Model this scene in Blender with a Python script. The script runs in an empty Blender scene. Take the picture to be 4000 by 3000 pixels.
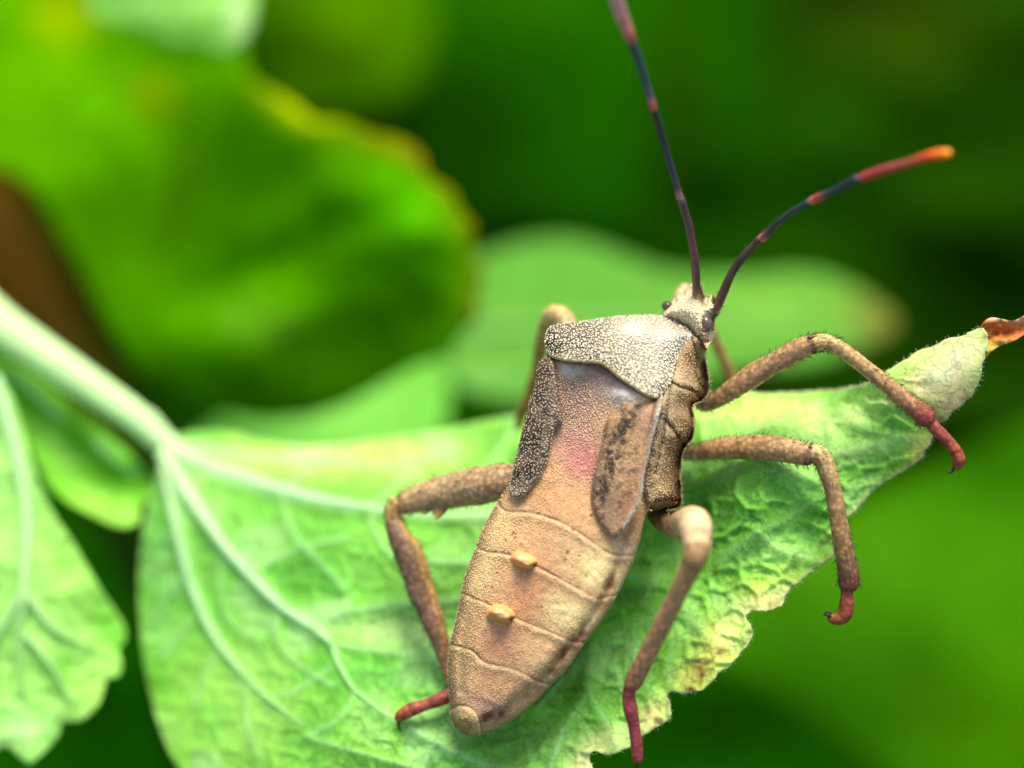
import bpy, math, random
import numpy as np
from mathutils import Vector, Matrix

# ------------------------------------------------------------------ camera, light (1 unit = 1 cm)
S = bpy.context.scene
S.unit_settings.system = 'METRIC'
S.unit_settings.scale_length = 0.01
COL = S.collection
rng = np.random.default_rng(7)
random.seed(7)

D = 10.0                                   # distance from the lens to the insect
PITCH = math.radians(55)                   # camera looks this far down
HFOV = math.radians(30)
CAM = Vector((0.0, 0.0, 62.0))
FW = Vector((0, math.cos(PITCH), -math.sin(PITCH)))
UP = Vector((0, math.sin(PITCH), math.cos(PITCH)))
RT = Vector((1, 0, 0))
K = 2 * math.tan(HFOV / 2) / 4000.0        # tangent per photo pixel

cam_data = bpy.data.cameras.new('camera')
cam = bpy.data.objects.new('camera', cam_data)
COL.objects.link(cam)
cam.location = CAM
cam.rotation_euler = Matrix((RT, UP, -FW)).transposed().to_euler()
cam_data.sensor_width = 36.0
cam_data.lens = 18.0 / math.tan(HFOV / 2)
cam_data.clip_start = 0.1
cam_data.clip_end = 2000.0
cam_data.dof.use_dof = True
cam_data.dof.focus_distance = D + 0.12
APERTURE = 0.54                            # cm across
cam_data.dof.aperture_fstop = cam_data.lens * 1e-3 / APERTURE
S.camera = cam

W = bpy.data.worlds.new('World')
S.world = W
W.use_nodes = True
nt = W.node_tree
nt.nodes.clear()
sky = nt.nodes.new('ShaderNodeTexSky')
sky.sky_type = 'NISHITA'
sky.sun_disc = False
SUN_EL, SUN_AZ = math.radians(62), math.radians(12)     # azimuth measured from +Y towards +X
sky.sun_elevation = SUN_EL
sky.sun_rotation = SUN_AZ
sky.air_density = 0.8
sky.dust_density = 3.0
sky.ozone_density = 0.6
bg = nt.nodes.new('ShaderNodeBackground')
bg.inputs['Strength'].default_value = 0.085
wo = nt.nodes.new('ShaderNodeOutputWorld')
nt.links.new(sky.outputs[0], bg.inputs[0])
nt.links.new(bg.outputs[0], wo.inputs[0])

sun_data = bpy.data.lights.new('sun', 'SUN')
sun_data.energy = 1.5
sun_data.angle = math.radians(26)
sun_data.color = (1.0, 0.96, 0.9)
sun = bpy.data.objects.new('sun', sun_data)
COL.objects.link(sun)
sdir = Vector((math.sin(SUN_AZ) * math.cos(SUN_EL), math.cos(SUN_AZ) * math.cos(SUN_EL), math.sin(SUN_EL)))
sun.rotation_euler = sdir.to_track_quat('Z', 'Y').to_euler()
sun.location = (0, 0, 120)

S.view_settings.view_transform = 'Standard'
S.view_settings.look = 'None'
S.view_settings.exposure = 1.65
S.view_settings.gamma = 1.0
S.render.engine = 'CYCLES'
S.cycles.use_denoising = True
S.cycles.max_bounces = 8

# ------------------------------------------------------------------ helpers
FWn, UPn, RTn, CAMn = (np.array(v) for v in (FW, UP, RT, CAM))

def P(px, py, z):
    """photo pixel + height (cm) towards the lens over the plane of focus -> world points"""
    px, py, z = (np.asarray(v, float) for v in (px, py, z))
    d = D - z
    x = (px - 2000) * K * d
    y = (1500 - py) * K * d
    return CAMn + d[..., None] * FWn + x[..., None] * RTn + y[..., None] * UPn

def lin(c):
    c = np.asarray(c, float) / 255.0
    return np.where(c <= 0.04045, c / 12.92, ((c + 0.055) / 1.055) ** 2.4)

def seg_dist(x, y, pts, full=False):
    """distance to a polyline; with full also the parameter along it (0..1) and the side"""
    pts = np.asarray(pts, float)
    best = np.full(x.shape, 1e18); par = np.zeros(x.shape); side = np.zeros(x.shape)
    L = np.hypot(*(pts[1:, :2] - pts[:-1, :2]).T); cum = np.concatenate([[0], np.cumsum(L)])
    for i in range(len(pts) - 1):
        ax, ay = pts[i, :2]; bx, by = pts[i + 1, :2]
        dx, dy = bx - ax, by - ay
        l2 = dx * dx + dy * dy + 1e-9
        t = np.clip(((x - ax) * dx + (y - ay) * dy) / l2, 0, 1)
        qx, qy = ax + t * dx - x, ay + t * dy - y
        d2 = qx * qx + qy * qy
        m = d2 < best
        best = np.where(m, d2, best)
        if full:
            par = np.where(m, (cum[i] + t * L[i]) / cum[-1], par)
            side = np.where(m, np.sign(dx * (y - ay) - dy * (x - ax)), side)
    return (np.sqrt(best), par, side) if full else np.sqrt(best)

def inside(x, y, poly):
    poly = np.asarray(poly, float)
    r = np.zeros(x.shape, bool)
    n = len(poly)
    for i in range(n):
        x0, y0 = poly[i]; x1, y1 = poly[(i + 1) % n]
        if y0 == y1: continue
        c = ((y0 > y) != (y1 > y)) & (x < (x1 - x0) * (y - y0) / (y1 - y0) + x0)
        r ^= c
    return r

def smooth_poly(pts, n=6, closed=True):
    """Catmull-Rom through the points"""
    p = np.asarray(pts, float); m = len(p); out = []
    rngi = range(m) if closed else range(m - 1)
    for i in rngi:
        if closed: a, b, c, d = p[(i - 1) % m], p[i], p[(i + 1) % m], p[(i + 2) % m]
        else: a, b, c, d = p[max(i - 1, 0)], p[i], p[i + 1], p[min(i + 2, m - 1)]
        for k in range(n):
            t = k / n
            out.append(0.5 * (2 * b + (c - a) * t + (2 * a - 5 * b + 4 * c - d) * t * t + (-a + 3 * b - 3 * c + d) * t ** 3))
    if not closed: out.append(p[-1])
    return np.array(out)

def sst(a, b, x):
    t = np.clip((x - a) / (b - a), 0, 1)
    return t * t * (3 - 2 * t)

def vnoise(x, y, scale, seed=0):
    """smooth value noise, about -1..1"""
    r = np.random.default_rng(seed + 1000)
    T = r.uniform(-1, 1, (256, 256))
    u, v = x / scale + 500.3, y / scale + 500.7
    i, j = np.floor(u).astype(int), np.floor(v).astype(int)
    fu, fv = u - i, v - j
    fu = fu * fu * (3 - 2 * fu); fv = fv * fv * (3 - 2 * fv)
    g = lambda a, b: T[a % 256, b % 256]
    return (g(i, j) * (1 - fu) + g(i + 1, j) * fu) * (1 - fv) + (g(i, j + 1) * (1 - fu) + g(i + 1, j + 1) * fu) * fv

def cells(x, y, scale, seed=0):
    """2D Voronoi: nearest and second distances (in scale units) and a random value per cell"""
    r = np.random.default_rng(seed + 77)
    ox, oy, val = r.uniform(.12, .88, (128, 128)), r.uniform(.12, .88, (128, 128)), r.uniform(0, 1, (128, 128))
    u, v = x / scale + 200, y / scale + 200
    i, j = np.floor(u).astype(int), np.floor(v).astype(int)
    f1 = np.full(x.shape, 9.); f2 = np.full(x.shape, 9.); cv = np.zeros(x.shape)
    for a in (-1, 0, 1):
        for b in (-1, 0, 1):
            ii, jj = (i + a), (j + b)
            d = np.hypot(ii + ox[ii % 128, jj % 128] - u, jj + oy[ii % 128, jj % 128] - v)
            m = d < f1
            f2 = np.where(m, f1, np.minimum(f2, d))
            cv = np.where(m, val[ii % 128, jj % 128], cv)
            f1 = np.where(m, d, f1)
    return f1, f2, cv

def tps(pts):
    """thin plate spline through (x, y, z)"""
    p = np.asarray(pts, float); s = 1000.0
    X = p[:, :2] / s; n = len(p)
    r2 = ((X[:, None] - X[None]) ** 2).sum(-1)
    Kk = 0.5 * r2 * np.log(r2 + 1e-12) + 1e-3 * np.eye(n)
    A = np.zeros((n + 3, n + 3)); A[:n, :n] = Kk
    A[:n, n] = 1; A[:n, n + 1:] = X; A[n, :n] = 1; A[n + 1:, :n] = X.T
    w = np.linalg.solve(A, np.concatenate([p[:, 2], [0, 0, 0]]))
    def f(x, y):
        o = w[n] + w[n + 1] * x / s + w[n + 2] * y / s
        for k in range(n):
            q = (x / s - X[k, 0]) ** 2 + (y / s - X[k, 1]) ** 2
            o = o + w[k] * 0.5 * q * np.log(q + 1e-12)
        return o
    return f

def mesh_obj(name, V, F, mat, parent=None, col=None, smooth=True, attrs=None):
    V = np.asarray(V, np.float32); me = bpy.data.meshes.new(name)
    if isinstance(F, np.ndarray):
        n, k = F.shape
        me.vertices.add(len(V)); me.vertices.foreach_set('co', V.ravel())
        me.loops.add(n * k); me.loops.foreach_set('vertex_index', F.astype(np.int32).ravel())
        me.polygons.add(n); me.polygons.foreach_set('loop_start', np.arange(0, n * k, k, dtype=np.int32))
        me.polygons.foreach_set('loop_total', np.full(n, k, np.int32))
        me.update(calc_edges=True)
    else:
        me.from_pydata([tuple(v) for v in V], [], [tuple(f) for f in F])
    me.validate()
    me.polygons.foreach_set('use_smooth', np.full(len(me.polygons), smooth))
    if col is not None:
        a = me.color_attributes.new('Col', 'FLOAT_COLOR', 'POINT')
        c = np.ones((len(V), 4), np.float32); c[:, :3] = np.clip(col, 0, 1)
        a.data.foreach_set('color', c.ravel())
    for k, v in (attrs or {}).items():
        a = me.attributes.new(k, 'FLOAT', 'POINT'); a.data.foreach_set('value', np.asarray(v, np.float32))
    me.materials.append(mat)
    o = bpy.data.objects.new(name, me); COL.objects.link(o)
    if parent is not None: o.parent = parent
    return o

def grid_fill(poly, step):
    """grid covering a polygon, its rim snapped onto the outline: x, y, quads, rim edges"""
    poly = np.asarray(poly, float)
    x0, y0 = poly.min(0) - step; x1, y1 = poly.max(0) + step
    nx, ny = int((x1 - x0) / step) + 2, int((y1 - y0) / step) + 2
    gx, gy = np.meshgrid(x0 + np.arange(nx) * step, y0 + np.arange(ny) * step, indexing='ij')
    ci = inside(gx[:-1, :-1] + step / 2, gy[:-1, :-1] + step / 2, poly)
    idx = np.arange(nx * ny).reshape(nx, ny)
    q = np.stack([idx[:-1, :-1], idx[:-1, 1:], idx[1:, 1:], idx[1:, :-1]], -1)[ci]
    used, inv = np.unique(q, return_inverse=True); q = inv.reshape(q.shape)
    X, Y = gx.ravel()[used].copy(), gy.ravel()[used].copy()
    e = np.concatenate([q[:, [0, 1]], q[:, [1, 2]], q[:, [2, 3]], q[:, [3, 0]]])
    key = np.sort(e, 1); key = key[:, 0].astype(np.int64) * 10_000_000 + key[:, 1]
    _, first, cnt = np.unique(key, return_index=True, return_counts=True)
    rim = e[first[cnt == 1]]
    b = np.unique(rim)
    # snap rim vertices to the nearest outline point
    bx, by = X[b], Y[b]; best = np.full(len(b), 1e18); qx = bx.copy(); qy = by.copy()
    for i in range(len(poly)):
        ax, ay = poly[i]; cx, cy = poly[(i + 1) % len(poly)]
        dx, dy = cx - ax, cy - ay
        t = np.clip(((bx - ax) * dx + (by - ay) * dy) / (dx * dx + dy * dy + 1e-9), 0, 1)
        d2 = (ax + t * dx - bx) ** 2 + (ay + t * dy - by) ** 2
        m = d2 < best
        best = np.where(m, d2, best); qx = np.where(m, ax + t * dx, qx); qy = np.where(m, ay + t * dy, qy)
    X[b], Y[b] = qx, qy
    return X, Y, q, rim

def closed_sheet(name, poly, step, top, bottom, colf, mat, parent=None, attrf=None):
    X, Y, q, rim = grid_fill(poly, step)
    zt = top(X, Y); zb = bottom(X, Y, zt)
    n = len(X)
    V = np.concatenate([P(X, Y, zt), P(X, Y, zb)])
    F = np.concatenate([q, q[:, ::-1] + n, np.stack([rim[:, 1], rim[:, 0], rim[:, 0] + n, rim[:, 1] + n], -1)])
    c = colf(X, Y) if colf else None
    if c is not None: c = np.concatenate([c, c])
    at = None
    if attrf: at = {k: np.concatenate([v, v]) for k, v in attrf(X, Y).items()}
    return mesh_obj(name, V, F, mat, parent, c, True, at)

def tube_geo(path, sides=14, sub=5, cap=True, squash=None, lump=0):
    """path rows: px, py, z, radius in px. returns verts, quads-list, centre parameter per vertex, angle"""
    p = smooth_poly(path, sub, closed=False)
    if lump: p[:, 3] *= 1 + lump * vnoise(p[:, 0], p[:, 1], 34, 15)
    C = P(p[:, 0], p[:, 1], p[:, 2]); R = np.maximum(p[:, 3], 0.5) * K * (D - p[:, 2])
    T = np.gradient(C, axis=0); T /= np.linalg.norm(T, axis=1)[:, None] + 1e-12
    N = -FWn[None] - (T @ -FWn)[:, None] * T
    bad = np.linalg.norm(N, axis=1) < 1e-3
    N[bad] = UPn
    N /= np.linalg.norm(N, axis=1)[:, None]
    B = np.cross(T, N)
    if cap:   # rounded ends
        ks = np.array([0.0, 0.5, 0.85])
        C0 = C[0] - T[0] * R[0] * np.array([0.75, 0.6, 0.3])[:, None]; C1 = C[-1] + T[-1] * R[-1] * np.array([0.3, 0.6, 0.75])[:, None]
        C = np.concatenate([C0, C, C1]); R = np.concatenate([R[0] * (ks + .02), R, R[-1] * (ks[::-1] + .02)])
        rep = lambda A: np.concatenate([np.repeat(A[:1], 3, 0), A, np.repeat(A[-1:], 3, 0)])
        N, B, T = rep(N), rep(B), rep(T); prm = np.concatenate([[0, 0, 0], np.linspace(0, 1, len(p)), [1, 1, 1]])
    else: prm = np.linspace(0, 1, len(p))
    a = np.arange(sides) / sides * 2 * np.pi
    sq = squash if squash is not None else 1.0
    V = C[:, None] + R[:, None, None] * (np.cos(a)[None, :, None] * N[:, None] * sq + np.sin(a)[None, :, None] * B[:, None])
    n = len(C)
    i = np.arange(n - 1)[:, None] * sides; j = np.arange(sides)[None]; j2 = (j + 1) % sides
    F = np.stack([i + j, i + j2, i + sides + j2, i + sides + j], -1).reshape(-1, 4)
    nrm = (np.cos(a)[None, :, None] * N[:, None] + np.sin(a)[None, :, None] * B[:, None])
    return V.reshape(-1, 3), F, np.repeat(prm, sides), np.tile(a, n), nrm.reshape(-1, 3), np.repeat(R, sides), np.repeat(T, sides, 0)

def ramp(t, stops):
    xs = [s[0] for s in stops]; cs = np.array([lin(s[1]) for s in stops])
    return np.stack([np.interp(t, xs, cs[:, k]) for k in range(3)], -1)

def tube(name, path, mat, parent, stops, sides=14, sub=5, squash=None, colf=None, attrs=None):
    V, F, t, a, nrm, R, T = tube_geo(path, sides, sub, True, squash, .06 if mat is M_LEG else 0)
    c = ramp(t, stops)
    if mat is M_LEG: c = c * np.array([1.16, 1.32, 1.2])
    if colf: c = colf(c, t, a)
    return mesh_obj(name, V, F, mat, parent, c)

def empty(name, loc):
    o = bpy.data.objects.new(name, None); COL.objects.link(o)
    o.empty_display_size = 0.3
    return o          # parts are built in world space, so the Empty stays at the origin of its parts

def tag(o, label=None, cat=None, group=None, kind=None):
    for k, v in (('label', label), ('category', cat), ('group', group), ('kind', kind)):
        if v: o[k] = v
    return o

# ------------------------------------------------------------------ materials
def new_mat(name):
    m = bpy.data.materials.new(name); m.use_nodes = True
    t = m.node_tree; t.nodes.clear()
    return m, t, t.nodes, t.links

def add(nodes, kind, **kw):
    n = nodes.new(kind)
    for k, v in kw.items():
        if k in n.inputs: n.inputs[k].default_value = v
        else: setattr(n, k, v)
    return n

def leaf_mat(name, rough=0.45, trans=0.35, bump=0.3, fine=9.0, spec=0.4, spread=0.12, veinlets=True):
    m, t, N, L = new_mat(name)
    at = add(N, 'ShaderNodeAttribute', attribute_name='Col')
    tc = add(N, 'ShaderNodeTexCoord')
    vo = add(N, 'ShaderNodeTexVoronoi', feature='DISTANCE_TO_EDGE'); vo.inputs['Scale'].default_value = fine
    nz = add(N, 'ShaderNodeTexNoise'); nz.inputs['Scale'].default_value = fine * 5; nz.inputs['Detail'].default_value = 4
    wz = add(N, 'ShaderNodeTexNoise'); wz.inputs['Scale'].default_value = fine * 1.3
    mx = add(N, 'ShaderNodeMix', data_type='VECTOR'); mx.inputs[0].default_value = 0.12
    L.new(tc.outputs['Object'], mx.inputs[4]); L.new(wz.outputs['Color'], mx.inputs[5])
    L.new(mx.outputs[1], vo.inputs['Vector']); L.new(tc.outputs['Object'], nz.inputs['Vector']); L.new(tc.outputs['Object'], wz.inputs['Vector'])
    # colour: fine mottling and slightly darker lines where the smallest veins run
    r1 = add(N, 'ShaderNodeMapRange'); r1.inputs[1].default_value = 0.0; r1.inputs[2].default_value = 0.09
    r1.inputs[3].default_value = 0.76 if veinlets else 1.0; r1.inputs[4].default_value = 1.0
    L.new(vo.outputs['Distance'], r1.inputs[0])
    r2 = add(N, 'ShaderNodeMapRange'); r2.inputs[1].default_value = 0.3; r2.inputs[2].default_value = 0.7
    r2.inputs[3].default_value = 1 - spread; r2.inputs[4].default_value = 1 + spread
    L.new(nz.outputs['Fac'], r2.inputs[0])
    mu = add(N, 'ShaderNodeMath', operation='MULTIPLY'); L.new(r1.outputs[0], mu.inputs[0]); L.new(r2.outputs[0], mu.inputs[1])
    sc = add(N, 'ShaderNodeVectorMath', operation='SCALE'); L.new(at.outputs['Color'], sc.inputs[0]); L.new(mu.outputs[0], sc.inputs[3])
    bs = add(N, 'ShaderNodeBsdfPrincipled'); bs.inputs['Roughness'].default_value = rough
    bs.inputs['Specular IOR Level'].default_value = spec
    bs.inputs['Sheen Weight'].default_value = 0.0
    L.new(sc.outputs[0], bs.inputs['Base Color'])
    ma = add(N, 'ShaderNodeMath', operation='MULTIPLY_ADD'); ma.inputs[1].default_value = 0.35
    L.new(nz.outputs['Fac'], ma.inputs[0]); L.new(r1.outputs[0], ma.inputs[2])
    bp = add(N, 'ShaderNodeBump'); bp.inputs['Strength'].default_value = bump; bp.inputs['Distance'].default_value = 0.02
    L.new(ma.outputs[0], bp.inputs['Height']); L.new(bp.outputs[0], bs.inputs['Normal'])
    tr = add(N, 'ShaderNodeBsdfTranslucent'); L.new(sc.outputs[0], tr.inputs['Color']); L.new(bp.outputs[0], tr.inputs['Normal'])
    ms = add(N, 'ShaderNodeMixShader'); ms.inputs[0].default_value = trans
    L.new(bs.outputs[0], ms.inputs[1]); L.new(tr.outputs[0], ms.inputs[2])
    o = add(N, 'ShaderNodeOutputMaterial'); L.new(ms.outputs[0], o.inputs[0])
    return m

def chitin_mat(name, rough=0.5, scale=40.0, lo=0.7, hi=1.15, bump=0.4, dist=0.006, spec=0.35, kind='F1', sss=0.0, coat=0.0):
    m, t, N, L = new_mat(name)
    at = add(N, 'ShaderNodeAttribute', attribute_name='Col')
    tc = add(N, 'ShaderNodeTexCoord')
    vo = add(N, 'ShaderNodeTexVoronoi', feature=kind); vo.inputs['Scale'].default_value = scale
    nz = add(N, 'ShaderNodeTexNoise'); nz.inputs['Scale'].default_value = scale * .35; nz.inputs['Detail'].default_value = 5
    L.new(tc.outputs['Object'], vo.inputs['Vector']); L.new(tc.outputs['Object'], nz.inputs['Vector'])
    r1 = add(N, 'ShaderNodeMapRange'); r1.inputs[1].default_value = 0.15; r1.inputs[2].default_value = 0.7
    r1.inputs[3].default_value = hi; r1.inputs[4].default_value = lo
    L.new(vo.outputs['Distance'], r1.inputs[0])
    r2 = add(N, 'ShaderNodeMapRange'); r2.inputs[1].default_value = 0.3; r2.inputs[2].default_value = 0.7
    r2.inputs[3].default_value = 0.86; r2.inputs[4].default_value = 1.12
    L.new(nz.outputs['Fac'], r2.inputs[0])
    mu = add(N, 'ShaderNodeMath', operation='MULTIPLY'); L.new(r1.outputs[0], mu.inputs[0]); L.new(r2.outputs[0], mu.inputs[1])
    sc = add(N, 'ShaderNodeVectorMath', operation='SCALE'); L.new(at.outputs['Color'], sc.inputs[0]); L.new(mu.outputs[0], sc.inputs[3])
    bs = add(N, 'ShaderNodeBsdfPrincipled'); bs.inputs['Roughness'].default_value = rough
    bs.inputs['Specular IOR Level'].default_value = spec
    bs.inputs['Coat Weight'].default_value = coat
    if sss:
        bs.inputs['Subsurface Weight'].default_value = sss
        bs.inputs['Subsurface Radius'].default_value = (0.06, 0.03, 0.02)
        bs.inputs['Subsurface Scale'].default_value = 1.0
    L.new(sc.outputs[0], bs.inputs['Base Color'])
    bp = add(N, 'ShaderNodeBump'); bp.inputs['Strength'].default_value = bump; bp.inputs['Distance'].default_value = dist
    L.new(mu.outputs[0], bp.inputs['Height']); L.new(bp.outputs[0], bs.inputs['Normal'])
    o = add(N, 'ShaderNodeOutputMaterial'); L.new(bs.outputs[0], o.inputs[0])
    return m

M_LEAF = leaf_mat('leaf_underside', rough=0.55, trans=0.32, bump=0.3, fine=10.0, spec=0.22)
M_VEIN = leaf_mat('leaf_vein', rough=0.5, trans=0.25, bump=0.12, fine=14.0, spec=0.3, veinlets=False)
M_FAR = leaf_mat('leaf_upper_side', rough=0.6, trans=0.3, bump=0.15, fine=2.5, spec=0.0, spread=0.12)
M_DRY = leaf_mat('dry_leaf', rough=0.6, trans=0.25, bump=0.5, fine=12.0, spec=0.2)
M_BODY = chitin_mat('bug_cuticle', rough=0.6, spec=0.2, scale=46, lo=0.82, hi=1.1, bump=0.35)
M_GRAN = chitin_mat('bug_granules', rough=0.6, spec=0.2, scale=30, lo=0.95, hi=1.05, bump=0.1)
M_LEG = chitin_mat('bug_leg', rough=0.48, scale=34, lo=0.78, hi=1.5, bump=0.5, spec=0.35)
M_ANT = chitin_mat('bug_antenna', rough=0.42, scale=60, lo=0.85, hi=1.1, bump=0.3, spec=0.4)
M_EYE = chitin_mat('bug_eye', rough=0.22, scale=110, lo=0.9, hi=1.05, bump=0.15, spec=0.6)
M_HAIR = chitin_mat('fine_hair', rough=0.5, scale=20, lo=1, hi=1, bump=0.0)
M_BARK = chitin_mat('brown_stem', rough=0.9, spec=0.05, scale=3, lo=0.7, hi=1.1, bump=0.5, dist=0.05)

def ground_mat():
    m, t, N, L = new_mat('dark_ground')
    tc = add(N, 'ShaderNodeTexCoord')
    nz = add(N, 'ShaderNodeTexNoise'); nz.inputs['Scale'].default_value = 0.12; nz.inputs['Detail'].default_value = 8
    L.new(tc.outputs['Object'], nz.inputs['Vector'])
    cr = add(N, 'ShaderNodeValToRGB'); cr.color_ramp.elements[0].position = .35; cr.color_ramp.elements[1].position = .7
    cr.color_ramp.elements[0].color = (0.012, 0.05, 0.001, 1); cr.color_ramp.elements[1].color = (0.03, 0.12, 0.002, 1)
    L.new(nz.outputs['Fac'], cr.inputs[0])
    bs = add(N, 'ShaderNodeBsdfPrincipled'); bs.inputs['Roughness'].default_value = 0.9
    L.new(cr.outputs[0], bs.inputs['Base Color'])
    bp = add(N, 'ShaderNodeBump'); bp.inputs['Distance'].default_value = 1.0; L.new(nz.outputs['Fac'], bp.inputs['Height']); L.new(bp.outputs[0], bs.inputs['Normal'])
    o = add(N, 'ShaderNodeOutputMaterial'); L.new(bs.outputs[0], o.inputs[0])
    return m
M_GROUND = ground_mat()

def paint(X, Y, base, blobs):
    """pigment, with some shade put in: base colour plus soft elliptical patches (x, y, rx, ry, angle, colour, strength)"""
    c = np.tile(lin(base), (len(X), 1)) if np.ndim(base) == 1 else base.copy()
    for (bx, by, rx, ry, ang, colr, st) in blobs:
        a = math.radians(ang); dx, dy = X - bx, Y - by
        u = (dx * math.cos(a) + dy * math.sin(a)) / rx; v = (-dx * math.sin(a) + dy * math.cos(a)) / ry
        w = st * np.exp(-(u * u + v * v) ** 1.2)
        c = c * (1 - w[:, None]) + lin(colr)[None] * w[:, None]
    return c

# ------------------------------------------------------------------ ground
gx = np.linspace(-400, 400, 60); gy = np.linspace(-400, 400, 60)
GX, GY = np.meshgrid(gx, gy, indexing='ij')
GZ = 1.2 * vnoise(GX.ravel(), GY.ravel(), 25, 3)
idx = np.arange(3600).reshape(60, 60)
GF = np.stack([idx[:-1, :-1], idx[1:, :-1], idx[1:, 1:], idx[:-1, 1:]], -1).reshape(-1, 4)
tag(mesh_obj('ground', np.stack([GX.ravel(), GY.ravel(), GZ], -1), GF, M_GROUND), kind='structure')

# undergrowth: a low mass of dark leaves nobody could count
def undergrowth():
    V, F, C = [], [], []; n = 0
    r = np.random.default_rng(21)
    for k in range(1500):
        d = r.uniform(37, 68); x = r.uniform(-1, 1) * .36 * d * 1.5; y = r.uniform(-1, 1) * .27 * d * 1.6
        c = CAMn + d * FWn + x * RTn + y * UPn
        if c[2] < 0.5: continue
        a = r.uniform(0, 2 * np.pi); s = r.uniform(1.6, 4.2); w = s * r.uniform(.35, .6)
        t = np.array([math.cos(a), math.sin(a), r.uniform(-.5, .3)]); t /= np.linalg.norm(t)
        nrm = np.array([r.uniform(-.5, .5), r.uniform(-.7, .3), 1.]); b = np.cross(nrm, t); b /= np.linalg.norm(b); nn = np.cross(t, b)
        prof = [(0, .05), (.15, .6), (.4, 1), (.7, .75), (.9, .3), (1, .02)]
        base = n
        for (u, v) in prof:
            ctr = c + t * s * (u - .5) * 2 - nn * .5 * s * (u - .4) ** 2
            for sgn in (-1, 0, 1):
                V.append(ctr + b * w * v * sgn + nn * .25 * w * v * abs(sgn)); n += 1
        for i in range(5):
            for j in range(2):
                q = base + i * 3 + j
                F.append((q, q + 1, q + 4, q + 3))
        g = lin([(20, 75, 4), (32, 96, 4), (48, 118, 8), (58, 88, 14), (16, 56, 8)][r.integers(5)]) * r.uniform(.5, 1.1) * np.array([1.2, 1.0, .1])
        C += [g] * 18
    return tag(mesh_obj('undergrowth', np.array(V), np.array(F), M_FAR, None, np.array(C)), 'dark green undergrowth leaves massed far below the bug', 'undergrowth', kind='stuff')
undergrowth()

# ------------------------------------------------------------------ blurred leaves around
def far_leaf(name, poly, zpts, base, blobs, label, cat='leaf', step=40, thick=0.05, mat=None, amp=0.06, group=None, midrib=None, ribcol=(120, 200, 70), nsc=260, tone=(1.25, .95, .2)):
    root = empty(name, None)
    tag(root, label, cat, group)
    poly = smooth_poly(poly, 4)
    zf = tps(zpts)
    top = lambda X, Y: zf(X, Y) + amp * vnoise(X, Y, nsc, 5) + amp * .4 * vnoise(X, Y, nsc * .4, 6)
    closed_sheet('blade', poly, step, top, lambda X, Y, z: z - thick, lambda X, Y: paint(X, Y, base, blobs) * tone, mat or M_FAR, root)
    for i, mr in enumerate(midrib or []):
        mm = np.array(mr, float)
        path = np.column_stack([mm[:, 0], mm[:, 1], top(mm[:, 0], mm[:, 1]) + .01, mm[:, 2]])
        tube('vein' if i else 'midrib', path, M_VEIN, root, [(0, ribcol), (1, ribcol)], sides=8, sub=4)
    return root

# large leaf on the left with the orange edge
far_leaf('serrated_leaf',
    [(-500, -400), (250, -520), (900, -480), (960, 0), (955, 200), (975, 290), (1030, 340), (1140, 400), (1230, 470), (1330, 470), (1440, 520), (1560, 545), (1640, 600), (1670, 690),
     (1760, 740), (1800, 830), (1850, 880), (1850, 990), (1890, 1070), (1865, 1160), (1870, 1240), (1810, 1300), (1740, 1390), (1600, 1440), (1450, 1530), (1250, 1620),
     (1000, 1640), (760, 1570), (560, 1460), (400, 1230), (230, 900), (60, 680), (-300, 560)],
    [(-400, -300, -6.4), (600, 0, -6.3), (1200, 500, -4.6), (1640, 640, -4.3), (1880, 1100, -4.3), (1500, 1000, -4.4), (1000, 900, -5.3), (1400, 1350, -4.9), (1000, 1300, -5.0), (900, 1600, -5.2),
     (500, 1300, -5.3), (600, 700, -5.7), (0, 600, -6.0), (1250, 1600, -5.1)],
    (78, 158, 2),
    [(1150, 420, 170, 55, 28, (176, 205, 20), .9), (1500, 560, 220, 42, 20, (140, 136, 24), .7), (1700, 680, 150, 40, 50, (160, 96, 36), .8), (1840, 900, 170, 46, 68, (140, 96, 24), .9),
     (1880, 1180, 190, 48, 95, (136, 92, 12), .9), (1780, 950, 150, 70, 70, (120, 200, 20), .6), (1550, 850, 260, 170, 30, (70, 175, 10), .6), (250, 60, 140, 120, 0, (160, 185, 4), .55), (600, 370, 110, 100, 0, (116, 140, 6), .6), (620, 190, 260, 80, 8, (44, 110, 2), .7),
     (1000, 1000, 420, 60, -25, (40, 115, 6), .6), (1030, 1270, 170, 80, 10, (104, 176, 50), .8), (900, 1500, 560, 190, 12, (22, 84, 0), .8), (1100, 950, 500, 90, -22, (34, 104, 0), .6), (700, 700, 60, 400, 10, (70, 130, 10), .6),  # darker lower part: shade of the downward curve put into the colour
     (330, 950, 200, 330, -25, (48, 104, 0), .7), (1300, 1180, 350, 100, 0, (50, 125, 5), .4)],
    'large green blurred leaf at left with wavy yellow and orange margin', tone=(1.4, 1.16, .5), step=26, thick=.04, amp=.12, nsc=420)

# pale curled leaf top left
far_leaf('curled_leaf',
    [(330, -260), (980, -260), (1000, 20), (975, 130), (935, 185), (860, 205), (770, 180), (650, 165), (540, 110), (400, 80), (340, 0)],
    [(380, -200, -4.9), (960, -200, -4.6), (960, 150, -4.3), (600, 60, -4.6), (800, 60, -4.4)],
    (134, 200, 90), [(930, 70, 50, 100, 0, (205, 235, 180), .8), (700, 20, 200, 40, 0, (170, 220, 130), .7), (760, 110, 150, 40, 20, (110, 185, 70), .6)],
    'small pale mint leaf edge curled above the orange edged leaf', tone=(.95, .98, .75), step=22, amp=.05, nsc=150)

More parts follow.
